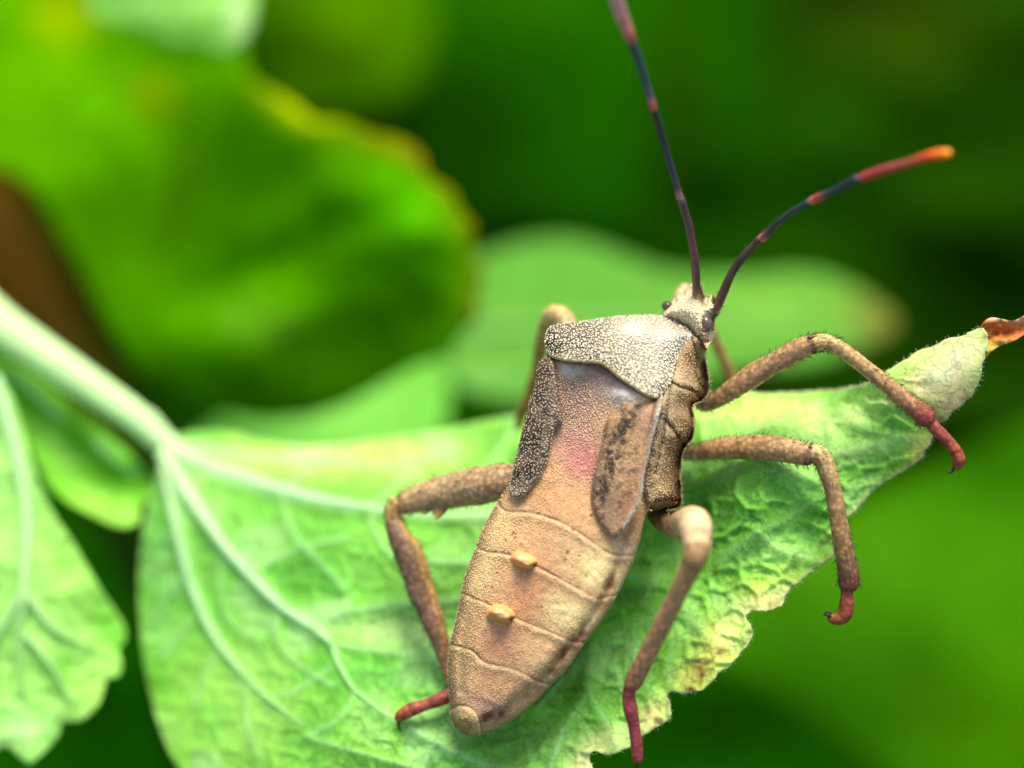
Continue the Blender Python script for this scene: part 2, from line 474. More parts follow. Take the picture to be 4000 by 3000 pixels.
# pale leaf behind the bug's head
far_leaf('pale_leaf',
    [(1760, 1080), (1900, 990), (2080, 940), (2250, 935), (2420, 990), (2620, 1060), (2900, 1075), (3120, 1060), (3270, 1090), (3400, 1160), (3500, 1240), (3490, 1300), (3350, 1370),
     (3150, 1430), (2900, 1450), (2700, 1500), (2450, 1570), (2200, 1600), (1950, 1560), (1780, 1500), (1720, 1350), (1720, 1200)],
    [(1760, 1080, -7.4), (2250, 950, -7.8), (2620, 1060, -7.4), (3270, 1090, -7.2), (3480, 1270, -7.0), (2900, 1430, -6.4), (2200, 1590, -6.4), (1750, 1450, -6.7), (2400, 1250, -7.0)],
    (104, 176, 74), [(3430, 1260, 140, 90, 30, (130, 115, 50), .85), (3000, 1200, 300, 90, 0, (130, 190, 74), .6), (2100, 1060, 300, 70, 0, (100, 185, 70), .5), (1900, 1480, 160, 80, 0, (130, 200, 110), .5)],
    'pale green leaf with brown tip behind the head of the bug', tone=(.88, .82, .6), step=26, amp=.05, nsc=280,
    midrib=[[(1760, 1300, 12), (2300, 1260, 10), (2900, 1250, 8), (3400, 1260, 4)]], ribcol=(150, 215, 110))

far_leaf('yellow_green_leaf',
    [(700, 1830), (850, 1640), (1060, 1540), (1300, 1440), (1500, 1360), (1700, 1330), (1755, 1400), (1750, 1560), (1720, 1700), (1600, 1830), (1300, 1900)],
    [(760, 1830, -6.2), (1300, 1500, -6.9), (1740, 1420, -6.8), (1720, 1700, -6.2), (1300, 1850, -6.0)],
    (120, 206, 84), [(1300, 1600, 300, 90, -20, (140, 220, 104), .6), (1650, 1480, 120, 60, 0, (104, 186, 64), .5)],
    'yellow green leaf between the orange edged leaf and the one carrying the bug', tone=(1.05, .95, .8), step=26, amp=.05)

far_leaf('distant_bright_leaf',
    [(930, -300), (1500, -300), (1680, -60), (1690, 180), (1620, 340), (1480, 440), (1300, 500), (1080, 430), (960, 260), (900, 0)],
    [(930, -300, -15), (1680, -60, -15.5), (1500, 430, -14.5), (960, 260, -15), (1300, 100, -14.4)],
    (60, 124, 0), [(1350, 150, 200, 150, 0, (78, 142, 0), .8)],
    'rounded yellowish green leaf far behind at the top of the view', step=40, amp=.2)

far_leaf('distant_streaked_leaf',
    [(1560, -500), (2950, -500), (3000, 300), (2900, 900), (2850, 1500), (2100, 1800), (1700, 1500), (1560, 900), (1600, 300)],
    [(1560, -500, -20), (2950, -500, -20.5), (2900, 900, -20), (1700, 1500, -20.6), (2300, 500, -19.4)],
    (24, 88, 0), [(2250, -60, 560, 200, 0, (38, 112, 0), .8), (2350, 560, 150, 700, 4, (26, 100, 0), .8), (2650, 500, 110, 600, 0, (30, 66, 6), .7), (1800, 560, 200, 260, 0, (14, 60, 0), .8), (2000, 1100, 200, 200, 0, (12, 62, 0), .7)],
    'long dark green leaf far behind the upright antenna', step=60, amp=.2)

far_leaf('distant_olive_leaf',
    [(2760, -500), (4600, -500), (4600, 1500), (4100, 1700), (3400, 1640), (2900, 1500), (2700, 1000), (2660, 500)],
    [(2760, -500, -25), (4600, -500, -24), (4600, 1500, -25), (2900, 1500, -25), (3500, 300, -24.2)],
    (32, 82, 8), [(3450, 60, 400, 240, 0, (56, 84, 20), .6), (3150, 620, 300, 400, 10, (26, 92, 2), .7), (3950, 1150, 380, 320, 0, (12, 42, 10), .85), (3300, 1350, 400, 120, 0, (18, 68, 0), .6)],
    'olive green leaf far behind the orange tipped antenna', step=60, amp=.25)

far_leaf('broad_leaf',
    [(4400, 1600), (3980, 1680), (3700, 1800), (3350, 1950), (3000, 2150), (2600, 2350), (2720, 2520), (3000, 2700), (3300, 2900), (3560, 3150), (3900, 3400), (4500, 3500)],
    [(4400, 1600, -11), (3700, 1800, -11.5), (2600, 2350, -11), (3000, 2700, -10.5), (3560, 3150, -10), (4400, 3300, -9), (3700, 2400, -10)],
    (54, 126, 26), [(3950, 2850, 380, 280, 0, (72, 150, 8), .8), (3250, 2200, 300, 160, -20, (66, 138, 48), .6), (3250, 2750, 400, 120, 35, (30, 96, 2), .6), (3950, 1800, 400, 150, -10, (26, 86, 2), .7)],
    'broad smooth green leaf blurred below the right edge of the carrying leaf', step=40, amp=.12, nsc=500)

far_leaf('shaded_leaf',
    [(2000, 2500), (2500, 2300), (3000, 2400), (3600, 2700), (4200, 3200), (4300, 3700), (2600, 3700), (2000, 3300)],
    [(2000, 2500, -19), (3000, 2400, -19.5), (4200, 3200, -19), (2300, 3500, -18)],
    (16, 74, 0), [(2900, 2900, 500, 200, 20, (12, 62, 0), .6), (3500, 3000, 300, 200, 30, (24, 88, 0), .6)],
    'shaded dark green leaf under the toothed cream edge, below the raised hind leg', step=60, amp=.2)

far_leaf('lower_dark_leaf',
    [(-200, 1900), (420, 1750), (900, 1950), (1000, 2600), (900, 3500), (200, 3600), (-300, 2800)],
    [(-200, 1900, -13), (500, 1750, -13.5), (1000, 2600, -13), (200, 3600, -12)],
    (24, 96, 0), [(650, 2250, 160, 240, 0, (26, 98, 0), .6), (560, 2850, 200, 240, 0, (16, 98, 8), .6)],
    'dark green leaf in the gap between the two toothed leaves at lower left', step=60, amp=.2)

far_leaf('hidden_dark_leaf',
    [(480, 1300), (900, 1150), (1500, 1300), (2000, 1500), (1900, 2000), (1000, 2000), (560, 1750)],
    [(480, 1300, -9), (1500, 1300, -9.5), (1900, 2000, -8.5), (560, 1750, -8.8)],
    (18, 70, 0), [(900, 1550, 300, 100, 10, (16, 64, 0), .6), (500, 1450, 120, 200, 0, (34, 62, 0), .6)],
    'dark shaded leaf showing just over the pale leaf stalk', step=60, amp=.15)

# brown stem at the left
st = tube('brown_stem', [(-420, 200, -11.5, 190), (-200, 650, -11.3, 190), (0, 1020, -11.1, 190), (170, 1350, -11.0, 185), (380, 1750, -10.8, 180), (700, 2400, -10.8, 170), (900, 3300, -11.2, 170)],
          M_BARK, None, [(0, (84, 62, 0)), (.42, (64, 44, 2)), (.6, (46, 44, 2)), (.75, (30, 60, 0)), (1, (20, 56, 0))], sides=20)
tag(st, 'thick brown stem blurred behind the pale leaf stalk', 'stem')

# ------------------------------------------------------------------ the leaf that carries the bug
LEAF_OUT = [(640, 1770), (700, 1700), (850, 1683), (1000, 1715), (1150, 1738), (1320, 1735), (1500, 1712), (1640, 1690), (1770, 1668), (1900, 1640), (2100, 1610), (2400, 1580), (2700, 1545), (2860, 1530), (3000, 1535),
    (3160, 1528), (3290, 1515), (3375, 1500), (3440, 1462), (3475, 1436), (3530, 1405), (3590, 1368), (3640, 1352), (3700, 1322), (3760, 1312), (3800, 1290), (3835, 1280), (3858, 1300), (3862, 1350),
    (3845, 1400), (3830, 1470), (3800, 1540), (3740, 1600), (3690, 1645), (3655, 1660), (3640, 1720), (3615, 1760), (3590, 1800), (3530, 1835), (3480, 1870), (3430, 1905), (3380, 1950), (3330, 2010), (3290, 2035), (3262, 2100),
    (3255, 2170), (3215, 2200), (3160, 2250), (3110, 2280), (3075, 2320), (3050, 2365), (2990, 2385), (2930, 2395), (2915, 2412), (2935, 2450), (2938, 2490), (2900, 2545), (2860, 2590), (2800, 2640), (2750, 2690), (2690, 2710),
    (2625, 2705), (2608, 2718), (2622, 2760), (2618, 2810), (2570, 2835), (2520, 2870), (2450, 2925), (2380, 2950), (2320, 2935), (2306, 2960), (2312, 3010), (2240, 3050), (2150, 3090), (2140, 3150), (1900, 3200), (1400, 3230),
    (1000, 3190), (800, 3110), (690, 2990), (630, 2860), (590, 2720), (560, 2580), (548, 2440), (540, 2300), (545, 2180), (560, 2060), (590, 1920), (615, 1830)]
LP = []
for i, (x, y) in enumerate(LEAF_OUT):
    LP.append((x, y))
LEAF_POLY = smooth_poly(LP, 4)
def ragged(p, amp, x0):
    """fine irregular teeth on the part of an outline right of x0"""
    q = [];
    for i in range(len(p)):
        a, b = p[i], p[(i + 1) % len(p)]; n = max(1, int(np.hypot(*(b - a)) / 9))
        for k in range(n): q.append(a + (b - a) * k / n)
    q = np.array(q); t = np.roll(q, -1, 0) - q; t /= np.linalg.norm(t, axis=1)[:, None] + 1e-9
    j = rng.uniform(-1, 1, len(q)) * amp * (q[:, 0] > x0) + 4 * vnoise(q[:, 0], q[:, 1], 34, 61) * (q[:, 0] > x0)
    return q + np.stack([t[:, 1], -t[:, 0]], 1) * j[:, None]
LEAF_POLY = ragged(LEAF_POLY, 3.2, 2300)
zbase = tps([(640, 1780, -2.1), (900, 1900, -1.85), (1200, 1960, -1.55), (1500, 1990, -1.28), (1900, 2010, -1.15), (2400, 1960, -.95), (2700, 1850, -.68), (3050, 1650, -.5), (3400, 1500, -.33), (3830, 1290, -.08),
    (850, 1690, -2.4), (1500, 1700, -2.0), (2000, 1620, -1.85), (2700, 1545, -1.25), (3200, 1520, -.9), (3640, 1700, -.28), (3300, 2050, -.33), (3000, 2100, -.3), (2920, 2400, -.22), (2620, 2710, -.25), (2300, 2950, -.25),
    (2700, 2300, -.5), (2860, 1950, -.35), (2500, 2350, -.6), (2000, 2400, -.8), (1830, 2880, -.42), (1500, 2830, -.5), (1700, 2500, -.8), (2150, 2750, -.45),
    (560, 2300, -1.9), (600, 2700, -1.7), (700, 3000, -1.4), (1000, 2300, -1.45), (1300, 2500, -1.0), (1200, 3000, -.7), (1800, 3150, -.45), (3500, 1700, -.3), (2640, 2100, -.72)])

VEINS = [  # name, height cm, points x, y, radius px
    ('midrib', [(560, 1650, 60), (651, 1740, 50), (720, 1790, 44), (814, 1829, 38), (922, 1862, 34), (1091, 1915, 28), (1260, 1957, 24), (1428, 1984, 21), (1600, 2006, 19), (1766, 2020, 17), (1950, 2015, 16), (2200, 1990, 14), (2450, 1930, 13), (2620, 1870, 8)]),
    ('side_vein', [(640, 1780, 34), (719, 1904, 30), (787, 2005, 26), (871, 2123, 22), (973, 2241, 20), (1091, 2360, 18), (1217, 2452, 16), (1293, 2512, 13), (1319, 2587, 9), (1386, 2697, 7), (1496, 2782, 5)]),
    ('side_vein', [(640, 1830, 20), (669, 1954, 19), (694, 2073, 18), (736, 2241, 17), (787, 2385, 15), (854, 2511, 12), (964, 2647, 9), (1060, 2740, 6), (1180, 2830, 4)]),
    ('side_vein', [(720, 1740, 14), (795, 1748, 13), (1006, 1788, 11), (1260, 1800, 9), (1513, 1815, 7), (1800, 1760, 4)]),
]
RIDGES = [([(2600, 1880), (2700, 1835), (2880, 1730), (3060, 1636), (3300, 1535), (3560, 1425), (3800, 1305)], 22, .03),  # smaller veins shown by relief only: points, width, height
    ([(1293, 2512), (1344, 2522), (1513, 2545), (1682, 2571), (1800, 2600)], 22, .035), ([(1217, 2452), (1300, 2405), (1450, 2375), (1597, 2360), (1800, 2345)], 22, .035),
    ([(973, 2241), (1150, 2150), (1350, 2100)], 18, .025), ([(1091, 1915), (1140, 2080), (1250, 2200), (1340, 2300)], 18, .03), ([(1428, 1984), (1480, 2100), (1560, 2180), (1900, 2200)], 18, .03),
    ([(871, 2123), (860, 2300), (900, 2430), (1000, 2500)], 14, .02), ([(1091, 2360), (1080, 2500), (1170, 2600), (1300, 2680)], 14, .02), ([(787, 2385), (700, 2480), (640, 2560)], 14, .02), ([(736, 2241), (650, 2330), (600, 2420)], 14, .02),
    ([(854, 2511), (800, 2640), (760, 2760)], 14, .02), ([(1319, 2587), (1150, 2700), (1020, 2730)], 14, .022), ([(1386, 2697), (1330, 2800), (1200, 2880)], 14, .02), ([(964, 2647), (960, 2800), (1000, 2950)], 14, .02),
    ([(1091, 1915), (1200, 1840), (1350, 1780), (1400, 1735)], 14, .02), ([(1428, 1984), (1560, 1880), (1680, 1780), (1750, 1700)], 16, .025), ([(1766, 2020), (1850, 1900), (1950, 1760), (2020, 1640)], 16, .02),
    ([(2633, 2335), (2473, 2446), (2314, 2515), (2200, 2640), (2100, 2760)], 18, .03), ([(2640, 2260), (2560, 2275), (2450, 2250), (2400, 2230)], 16, .025),
    ([(2700, 1850), (2640, 2050), (2650, 2250), (2633, 2335)], 30, .05), ([(2633, 2335), (2720, 2440), (2800, 2520)], 20, .02), ([(2880, 1730), (2980, 1790), (3180, 1880), (3260, 1950), (3300, 2020)], 20, .025),
    ([(3235, 1931), (3130, 1990), (3056, 2045), (2960, 2080), (2800, 2200)], 20, .03), ([(2960, 2080), (3050, 2150), (3200, 2190)], 18, .03), ([(3275, 1598), (3365, 1671), (3500, 1710), (3625, 1720)], 18, .025),
    ([(3060, 1636), (3160, 1720), (3250, 1770), (3420, 1740), (3500, 1710)], 20, .03), ([(2720, 1900), (2850, 1850), (3000, 1830), (3180, 1880)], 22, .03), ([(3400, 1490), (3560, 1540), (3680, 1630)], 12, .015),
    ([(3560, 1425), (3660, 1470), (3760, 1560)], 12, .015), ([(2473, 2446), (2480, 2600), (2560, 2720)], 16, .02), ([(2314, 2515), (2300, 2700), (2380, 2850), (2400, 2930)], 16, .02), ([(2300, 2700), (2200, 2850), (2150, 3000)], 14, .02),
    ([(2640, 2480), (2600, 2620), (2640, 2700)], 14, .016), ([(1496, 2782), (1700, 2900), (1900, 2990), (2100, 3020)], 18, .025), ([(1700, 2900), (1650, 3010), (1660, 3100)], 14, .02), ([(1200, 2880), (1400, 2940), (1650, 3010)], 14, .02),
]

def leaf_relief(X, Y):
    z = zbase(X, Y)
    dv = np.full(X.shape, 1e9)
    for nm, pts in VEINS:
        p = smooth_poly(pts, 3, closed=False)
        d, par, sd = seg_dist(X, Y, p, True)
        cum = np.concatenate([[0], np.cumsum(np.hypot(*(p[1:, :2] - p[:-1, :2]).T))]); cum /= cum[-1]
        r = np.interp(par, cum, p[:, 2])
        z = z + .0022 * r * np.exp(-(d / (r * 1.5)) ** 2)
        dv = np.minimum(dv, d - r)
    for pts, w, h in RIDGES:
        d = seg_dist(X, Y, smooth_poly(pts, 4, closed=False))
        z = z + h * np.where(X > 2200, .4, .55) * (.15 + .85 * sst(3550, 3350, X)) * np.exp(-(d / w) ** 1.4)
        dv = np.minimum(dv, d - w * .3)
    # quilting between the veins
    wx, wy = X + 26 * vnoise(X, Y, 90, 1), Y + 26 * vnoise(X, Y, 90, 2)
    f1, f2, cv = cells(wx, wy * 1.15, 120, 3)
    g1, g2, cw = cells(wx, wy, 46, 4)
    soft = sst(1300, 2500, X) * .4 + .5
    far = sst(0, 60, dv)
    z = z - far * soft * .028 * sst(0, .35, f2 - f1) * sst(3750, 3450, X) - far * soft * .010 * sst(0, .4, g2 - g1) * sst(3650, 3450, X) + .012 * vnoise(X, Y, 160, 9) * far * (.3 + .7 * sst(3700, 3400, X))
    # slight wave along the free edge
    return z, dv, cv, cw, f2 - f1, g2 - g1

def leaf_top(X, Y): return leaf_relief(X, Y)[0]

def leaf_col(X, Y):
    z, dv, cv, cw, e1, e2 = leaf_relief(X, Y)
    c = paint(X, Y, (112, 186, 74), [
        (900, 2300, 500, 600, 0, (120, 198, 90), .6), (1300, 1780, 500, 90, 0, (184, 228, 124), .85), (1200, 2250, 280, 200, 20, (108, 190, 78), .5), (1550, 2470, 220, 60, 5, (196, 238, 170), .8),
        (1550, 2650, 260, 70, 8, (92, 172, 84), .7), (1150, 2080, 240, 50, 30, (98, 176, 70), .5), (900, 2150, 50, 300, -35, (98, 180, 80), .5), (1600, 2150, 260, 40, 5, (98, 176, 64), .5), (900, 2800, 300, 260, 20, (168, 220, 120), .55), (620, 2750, 100, 400, -15, (128, 200, 60), .5), (1600, 2950, 400, 80, 0, (140, 208, 100), .5),  # dark strips beside veins: their shaded side painted into the green
        (620, 2200, 60, 400, 0, (105, 190, 90), .6), (2900, 1600, 330, 70, 0, (176, 226, 130), .85), (3150, 1700, 160, 80, -20, (178, 222, 140), .7), (3350, 1600, 120, 60, -30, (190, 225, 160), .75),
        (3150, 1850, 100, 80, 0, (160, 215, 140), .7), (3420, 1750, 150, 50, -10, (176, 214, 140), .7), (3480, 1860, 200, 50, -38, (122, 180, 40), .7), (2850, 2000, 220, 190, -30, (102, 172, 80), .7), (2700, 1950, 110, 130, 0, (84, 158, 72), .6),  # last dark greens: shade of the valley by the fold, painted in
        (3050, 2150, 140, 70, -10, (150, 205, 130), .7), (2980, 2300, 200, 70, -25, (160, 196, 100), .7), (2700, 2450, 200, 110, -30, (110, 176, 70), .7), (2450, 2250, 150, 200, 20, (100, 172, 66), .6),
        (2350, 2600, 230, 120, -30, (96, 165, 58), .6), (2830, 2500, 130, 90, -40, (206, 206, 136), .8), (2720, 2640, 130, 70, -30, (184, 188, 104), .75), (2550, 2800, 90, 60, -40, (212, 208, 160), .9), (2350, 2900, 130, 60, -15, (196, 214, 160), .9),
        (2990, 2350, 120, 40, -20, (200, 200, 160), .8), (2300, 3000, 80, 60, 0, (226, 220, 190), .8), (2150, 2900, 200, 90, -30, (130, 190, 110), .6),
        (3690, 1440, 210, 110, -32, (232, 224, 204), 1), (3560, 1430, 120, 40, -35, (170, 205, 110), .6), (3730, 1570, 100, 60, -45, (200, 176, 158), .8), (3600, 1740, 60, 60, 0, (208, 196, 130), .8),
        (3550, 1830, 140, 20, -38, (190, 180, 110), .8), (3330, 2010, 160, 18, -45, (190, 180, 110), .8), (3200, 2220, 120, 22, -40, (186, 186, 130), .7)])
    kk = sst(2100, 2600, X)[:, None]; c = c * (np.array([1.38, 1.26, .85]) * (1 - kk) + np.array([1.62, 1.46, .95]) * kk)
    # each small field between the veins has its own tone
    k = sst(600, 2200, X)[:, None]
    b1, b2, bv = cells(X + 50 * vnoise(X, Y, 150, 21), Y + 50 * vnoise(X, Y, 150, 22), 230, 23)
    m = ((1 - k[:, 0] * .4) * sst(0, .4, b2 - b1) * (bv - .45) * 1.35)[:, None]
    c = np.where(m > 0, c * (1 - m) + lin((190, 236, 150)) * m, c * (1 + m * np.array([.5, .22, .4])))
    c = c * (1 + (.45 * (cv - .5) + .26 * (cw - .5))[:, None] * (0.3 + .5 * k))
    pale = sst(12, 0, dv) * np.where(X > 2200, .2, .38)
    c = c * (1 - pale[:, None]) + lin((186, 232, 160)) * pale[:, None]
    # tiny dark specks
    rs = np.random.default_rng(5)
    for _ in range(70):
        x, y, q = rs.uniform(2500, 3700), rs.uniform(1560, 2750), rs.uniform(3, 6)
        w = .6 * np.exp(-(((X - x) ** 2 + (Y - y) ** 2) / q ** 2))[:, None]; c = c * (1 - w) + lin((58, 84, 40)) * w
    # brown spots of wear
    for (x, y, r) in [(2815, 2548, 24), (2730, 2600, 26), (2745, 2640, 22), (2700, 2690, 24), (3020, 2370, 26), (3680, 1650, 22), (3858, 1310, 24), (2610, 2740, 14), (3770, 1560, 18), (2935, 2470, 12), (3640, 1720, 14)]:
        w = .75 * np.exp(-(((X - x) ** 2 + (Y - y) ** 2) / r ** 2)) * (1 + .5 * vnoise(X, Y, 14, 8))
        w = np.clip(w, 0, 1)[:, None]; c = c * (1 - w) + lin((150, 104, 62)) * w
    d = seg_dist(X, Y, np.vstack([LEAF_POLY, LEAF_POLY[:1]]))
    w = (sst(10, 0, d) * .6 * sst(2200, 2600, X) + sst(14, 0, d) * .3)[:, None]
    c = c * (1 - w) + lin((206, 200, 150)) * w
    return c

main = empty('carrying_leaf', None)
tag(main, 'mint green leaf underside with raised veins and toothed cream edge, carrying the brown bug', 'leaf')
closed_sheet('blade', LEAF_POLY, 7, leaf_top, lambda X, Y, z: z - .022, leaf_col, M_LEAF, main)
for nm, pts in VEINS:
    p = smooth_poly(pts, 6, closed=False)
    zz = leaf_top(p[:, 0], p[:, 1])
    kern = np.ones(7) / 7; zz = np.convolve(np.pad(zz, 3, mode='edge'), kern, 'valid')
    r = p[:, 2]
    path = np.column_stack([p[:, 0], p[:, 1], zz - r * .0013, r])
    tube(nm, path, M_VEIN, main, [(0, (204, 240, 168)), (.45, (190, 236, 166)), (1, (150, 212, 112))], sides=14, sub=1)
# stalk
stalk = np.array([(-160, 1130, -2.5, 88), (0, 1270, -2.42, 84), (130, 1360, -2.34, 78), (271, 1455, -2.26, 72), (410, 1548, -2.2, 65), (543, 1640, -2.12, 58), (640, 1725, -2.07, 50), (720, 1785, -2.0, 38), (800, 1822, -1.96, 26)])
tube('leaf_stalk', stalk, M_VEIN, main, [(0, (206, 240, 160)), (.7, (200, 238, 160)), (1, (198, 238, 166))], sides=24, sub=5)
# dry brown tip
closed_sheet('dry_tip', smooth_poly([(3822, 1300), (3838, 1262), (3872, 1240), (3915, 1246), (3960, 1252), (4015, 1226), (4090, 1215), (4060, 1262), (4000, 1308), (3950, 1338), (3905, 1352), (3868, 1378), (3848, 1400), (3850, 1340)], 4), 6,
             lambda X, Y: -.12 + .0009 * (X - 3830) * 0 - .05 * np.exp(-((Y - 1300 + .1 * (X - 3900)) / 30) ** 2) + .02 * vnoise(X, Y, 22, 3), lambda X, Y, z: z - .015,
             lambda X, Y: paint(X, Y, (214, 124, 56), [(3860, 1370, 40, 26, -40, (226, 206, 20), 1), (3900, 1350, 60, 16, -25, (210, 190, 90), .8), (3900, 1245, 70, 8, 3, (226, 200, 160), .9), (4010, 1245, 60, 10, -15, (220, 195, 160), .9), (3930, 1300, 50, 20, -20, (190, 110, 40), .6)]), M_DRY, main)['label'] = 'brown dried curled leaf tip with yellow base'

# hairs of the leaf: along its edge and scattered over the sharp part
def hairs(name, starts, dirs, lengths, width, colr, parent, mat=M_HAIR, curl=.3):
    """thin three-sided spikes, all in one mesh"""
    n = len(starts); d = dirs / (np.linalg.norm(dirs, axis=1)[:, None] + 1e-9)
    a = np.cross(d, np.array([.31, .77, .55])); a /= np.linalg.norm(a, axis=1)[:, None] + 1e-9; b = np.cross(d, a)
    L = lengths[:, None]; w = (width if np.ndim(width) else np.full(n, width))[:, None]
    bend = a * L * curl * rng.uniform(-1, 1, (n, 1))
    V = []
    for k, (f, ww) in enumerate([(0, 1.), (.55, .7)]):
        c = starts + d * L * f + bend * f * f
        for j in range(3):
            t = j * 2 * math.pi / 3
            V.append(c + (a * math.cos(t) + b * math.sin(t)) * w * ww)
    V.append(starts + d * L + bend)
    V = np.stack(V, 1)
    F = np.array([[0, 1, 4, 3], [1, 2, 5, 4], [2, 0, 3, 5]]); G = np.array([[3, 4, 6], [4, 5, 6], [5, 3, 6]])
    base = np.arange(n)[:, None, None] * 7
    Fq = (base + F[None]).reshape(-1, 4); Ft = (base + G[None]).reshape(-1, 3)
    tri = np.concatenate([Fq[:, [0, 1, 2]], Fq[:, [0, 2, 3]], Ft])
    c = np.repeat(colr if np.ndim(colr) == 2 else np.tile(lin(colr), (n, 1)), 7, 0)
    return tag(mesh_obj(name, V.reshape(-1, 3), tri, mat, parent, c), kind='stuff')

n = 9000
hx = rng.uniform(2250, 3860, n); hy = rng.uniform(1300, 3000, n)
ok = inside(hx, hy, LEAF_POLY); hx, hy = hx[ok], hy[ok]
ex, ey, wts = [], [], []
seg = np.vstack([LEAF_POLY, LEAF_POLY[:1]])
for i in range(len(seg) - 1):
    (x0, y0), (x1, y1) = seg[i], seg[i + 1]
    l = math.hypot(x1 - x0, y1 - y0)
    if x0 < 2200: continue
    for k in range(int(random.random() < l / 13)):
        t = random.random(); ex.append(x0 + t * (x1 - x0)); ey.append(y0 + t * (y1 - y0))
        nx_, ny_ = (y1 - y0) / (l + 1e-6), -(x1 - x0) / (l + 1e-6)
        wts.append((nx_, ny_))
ex, ey, wts = np.array(ex), np.array(ey), np.array(wts)
A = P(hx, hy, leaf_top(hx, hy)); B = P(ex, ey, leaf_top(ex, ey) - .01)
dA = -FWn * .45 + RTn * rng.uniform(-.6, .9, (len(hx), 1)) + UPn * rng.uniform(-.4, 1, (len(hx), 1))
test = inside(ex + wts[:, 0] * 6, ey + wts[:, 1] * 6, LEAF_POLY)
sg = np.where(test, -1, 1)[:, None]
dB = (RTn * wts[:, :1] - UPn * wts[:, 1:]) * sg + RTn * rng.uniform(-.6, .6, (len(ex), 1)) + UPn * rng.uniform(-.4, .6, (len(ex), 1)) - FWn * .2
hairs('leaf_hair', np.concatenate([A, B]), np.concatenate([dA, dB]), np.concatenate([rng.uniform(.012, .035, len(hx)), rng.uniform(.008, .026, len(ex))]), .0009, (214, 232, 176), main)

# neighbouring leaves at the lower left
def near_leaf(name, poly, zpts, base, blobs, veins, label, step=12, thick=.025, cell=110):
    root = empty(name, None); tag(root, label, 'leaf')
    poly = smooth_poly(poly, 4); zf = tps(zpts)
    def top(X, Y):
        z = zf(X, Y); f1, f2, cv = cells(X + 24 * vnoise(X, Y, 80, 1), Y + 24 * vnoise(X, Y, 80, 2), cell, 11)
        dv = np.full(X.shape, 1e9)
        for v in veins:
            d = seg_dist(X, Y, smooth_poly(v, 3, closed=False)); dv = np.minimum(dv, d); z = z + .025 * np.exp(-(d / 26) ** 2)
        return z - .018 * sst(0, .5, f2 - f1) * sst(5, 60, dv) + .025 * vnoise(X, Y, 120, 4)
    def colr(X, Y):
        c = paint(X, Y, base, blobs); f1, f2, cv = cells(X + 24 * vnoise(X, Y, 80, 1), Y + 24 * vnoise(X, Y, 80, 2), cell, 11)
        return c * (1 + .25 * (cv - .5))[:, None] * np.array([1.15, 1.12, .95])
    closed_sheet('blade', poly, step, top, lambda X, Y, z: z - thick, colr, M_LEAF, root)
    for i, v in enumerate(veins):
        v = np.array(v, float)
        tube('midrib' if i == 0 else 'side_vein', np.column_stack([v[:, 0], v[:, 1], top(v[:, 0], v[:, 1]), v[:, 2]]), M_VEIN, root, [(0, (190, 232, 160)), (1, (160, 218, 120))], sides=10, sub=4)
    return root

near_leaf('toothed_leaf',
    [(-300, 1300), (-60, 1440), (30, 1520), (90, 1680), (130, 1830), (200, 1990), (280, 2110), (350, 2230), (410, 2330), (460, 2400), (490, 2455), (487, 2510), (462, 2530), (475, 2590), (462, 2640), (415, 2655), (405, 2700), (380, 2760), (320, 2815),
     (262, 2818), (240, 2830), (225, 2880), (170, 2940), (118, 2985), (95, 2975), (40, 2925), (0, 2920), (-60, 2990), (-200, 3060), (-500, 2700), (-500, 1600)],
    [(-300, 1300, -2.3), (0, 1500, -2.1), (130, 1900, -1.9), (480, 2450, -1.75), (300, 2820, -1.5), (100, 2980, -1.4), (-300, 2900, -1.5), (-400, 2000, -2.0), (100, 2300, -1.6)],
    (160, 222, 112), [(80, 1900, 110, 400, -5, (160, 220, 120), .7), (430, 2450, 60, 120, -30, (96, 190, 20), .8), (240, 2620, 60, 90, 20, (100, 180, 40), .7), (330, 2700, 120, 80, -50, (176, 224, 110), .6), (80, 2850, 120, 90, 0, (170, 225, 150), .6), (250, 2150, 120, 250, -25, (140, 208, 80), .6)],
    [[(-20, 1480, 26), (60, 1750, 25), (105, 2000, 23), (100, 2200, 20), (92, 2320, 16), (80, 2500, 12), (90, 2700, 8)], [(95, 2310, 14), (160, 2400, 12), (230, 2470, 9), (330, 2520, 5)], [(92, 2300, 14), (30, 2420, 12), (-60, 2560, 8)], [(98, 2480, 8), (200, 2600, 7), (280, 2740, 5)]],
    'light green leaf with toothed edge cut off by the lower left corner')

near_leaf('folded_leaf',
    [(-60, 1380), (60, 1420), (180, 1490), (300, 1590), (420, 1690), (520, 1780), (585, 1860), (590, 1930), (548, 1985), (545, 2030), (505, 2062), (440, 2055), (350, 2010), (260, 1960), (180, 1880), (120, 1760), (40, 1640), (-60, 1560)],
    [(-60, 1420, -2.7), (300, 1600, -2.5), (580, 1890, -2.2), (500, 2050, -1.95), (300, 1980, -2.1), (120, 1750, -2.4), (420, 1850, -2.5)],
    (112, 190, 40), [(400, 1980, 130, 60, 25, (160, 216, 90), .85), (500, 2010, 60, 60, 0, (150, 214, 90), .7), (420, 1750, 150, 30, 40, (120, 198, 80), .8), (200, 1560, 200, 70, 38, (126, 200, 10), .8), (240, 1750, 130, 50, 60, (140, 196, 90), .6), (440, 1850, 90, 60, 30, (84, 176, 10), .6)],
    [[(60, 1470, 12), (220, 1620, 12), (380, 1740, 11), (520, 1870, 8)]],
    'small folded yellow green leaflet tucked under the pale leaf stalk', cell=150)

# ------------------------------------------------------------------ the bug
bug = empty('leaf_footed_bug', None)
tag(bug, 'brown leaf footed bug nymph with banded antennae standing on the mint green leaf', 'bug')

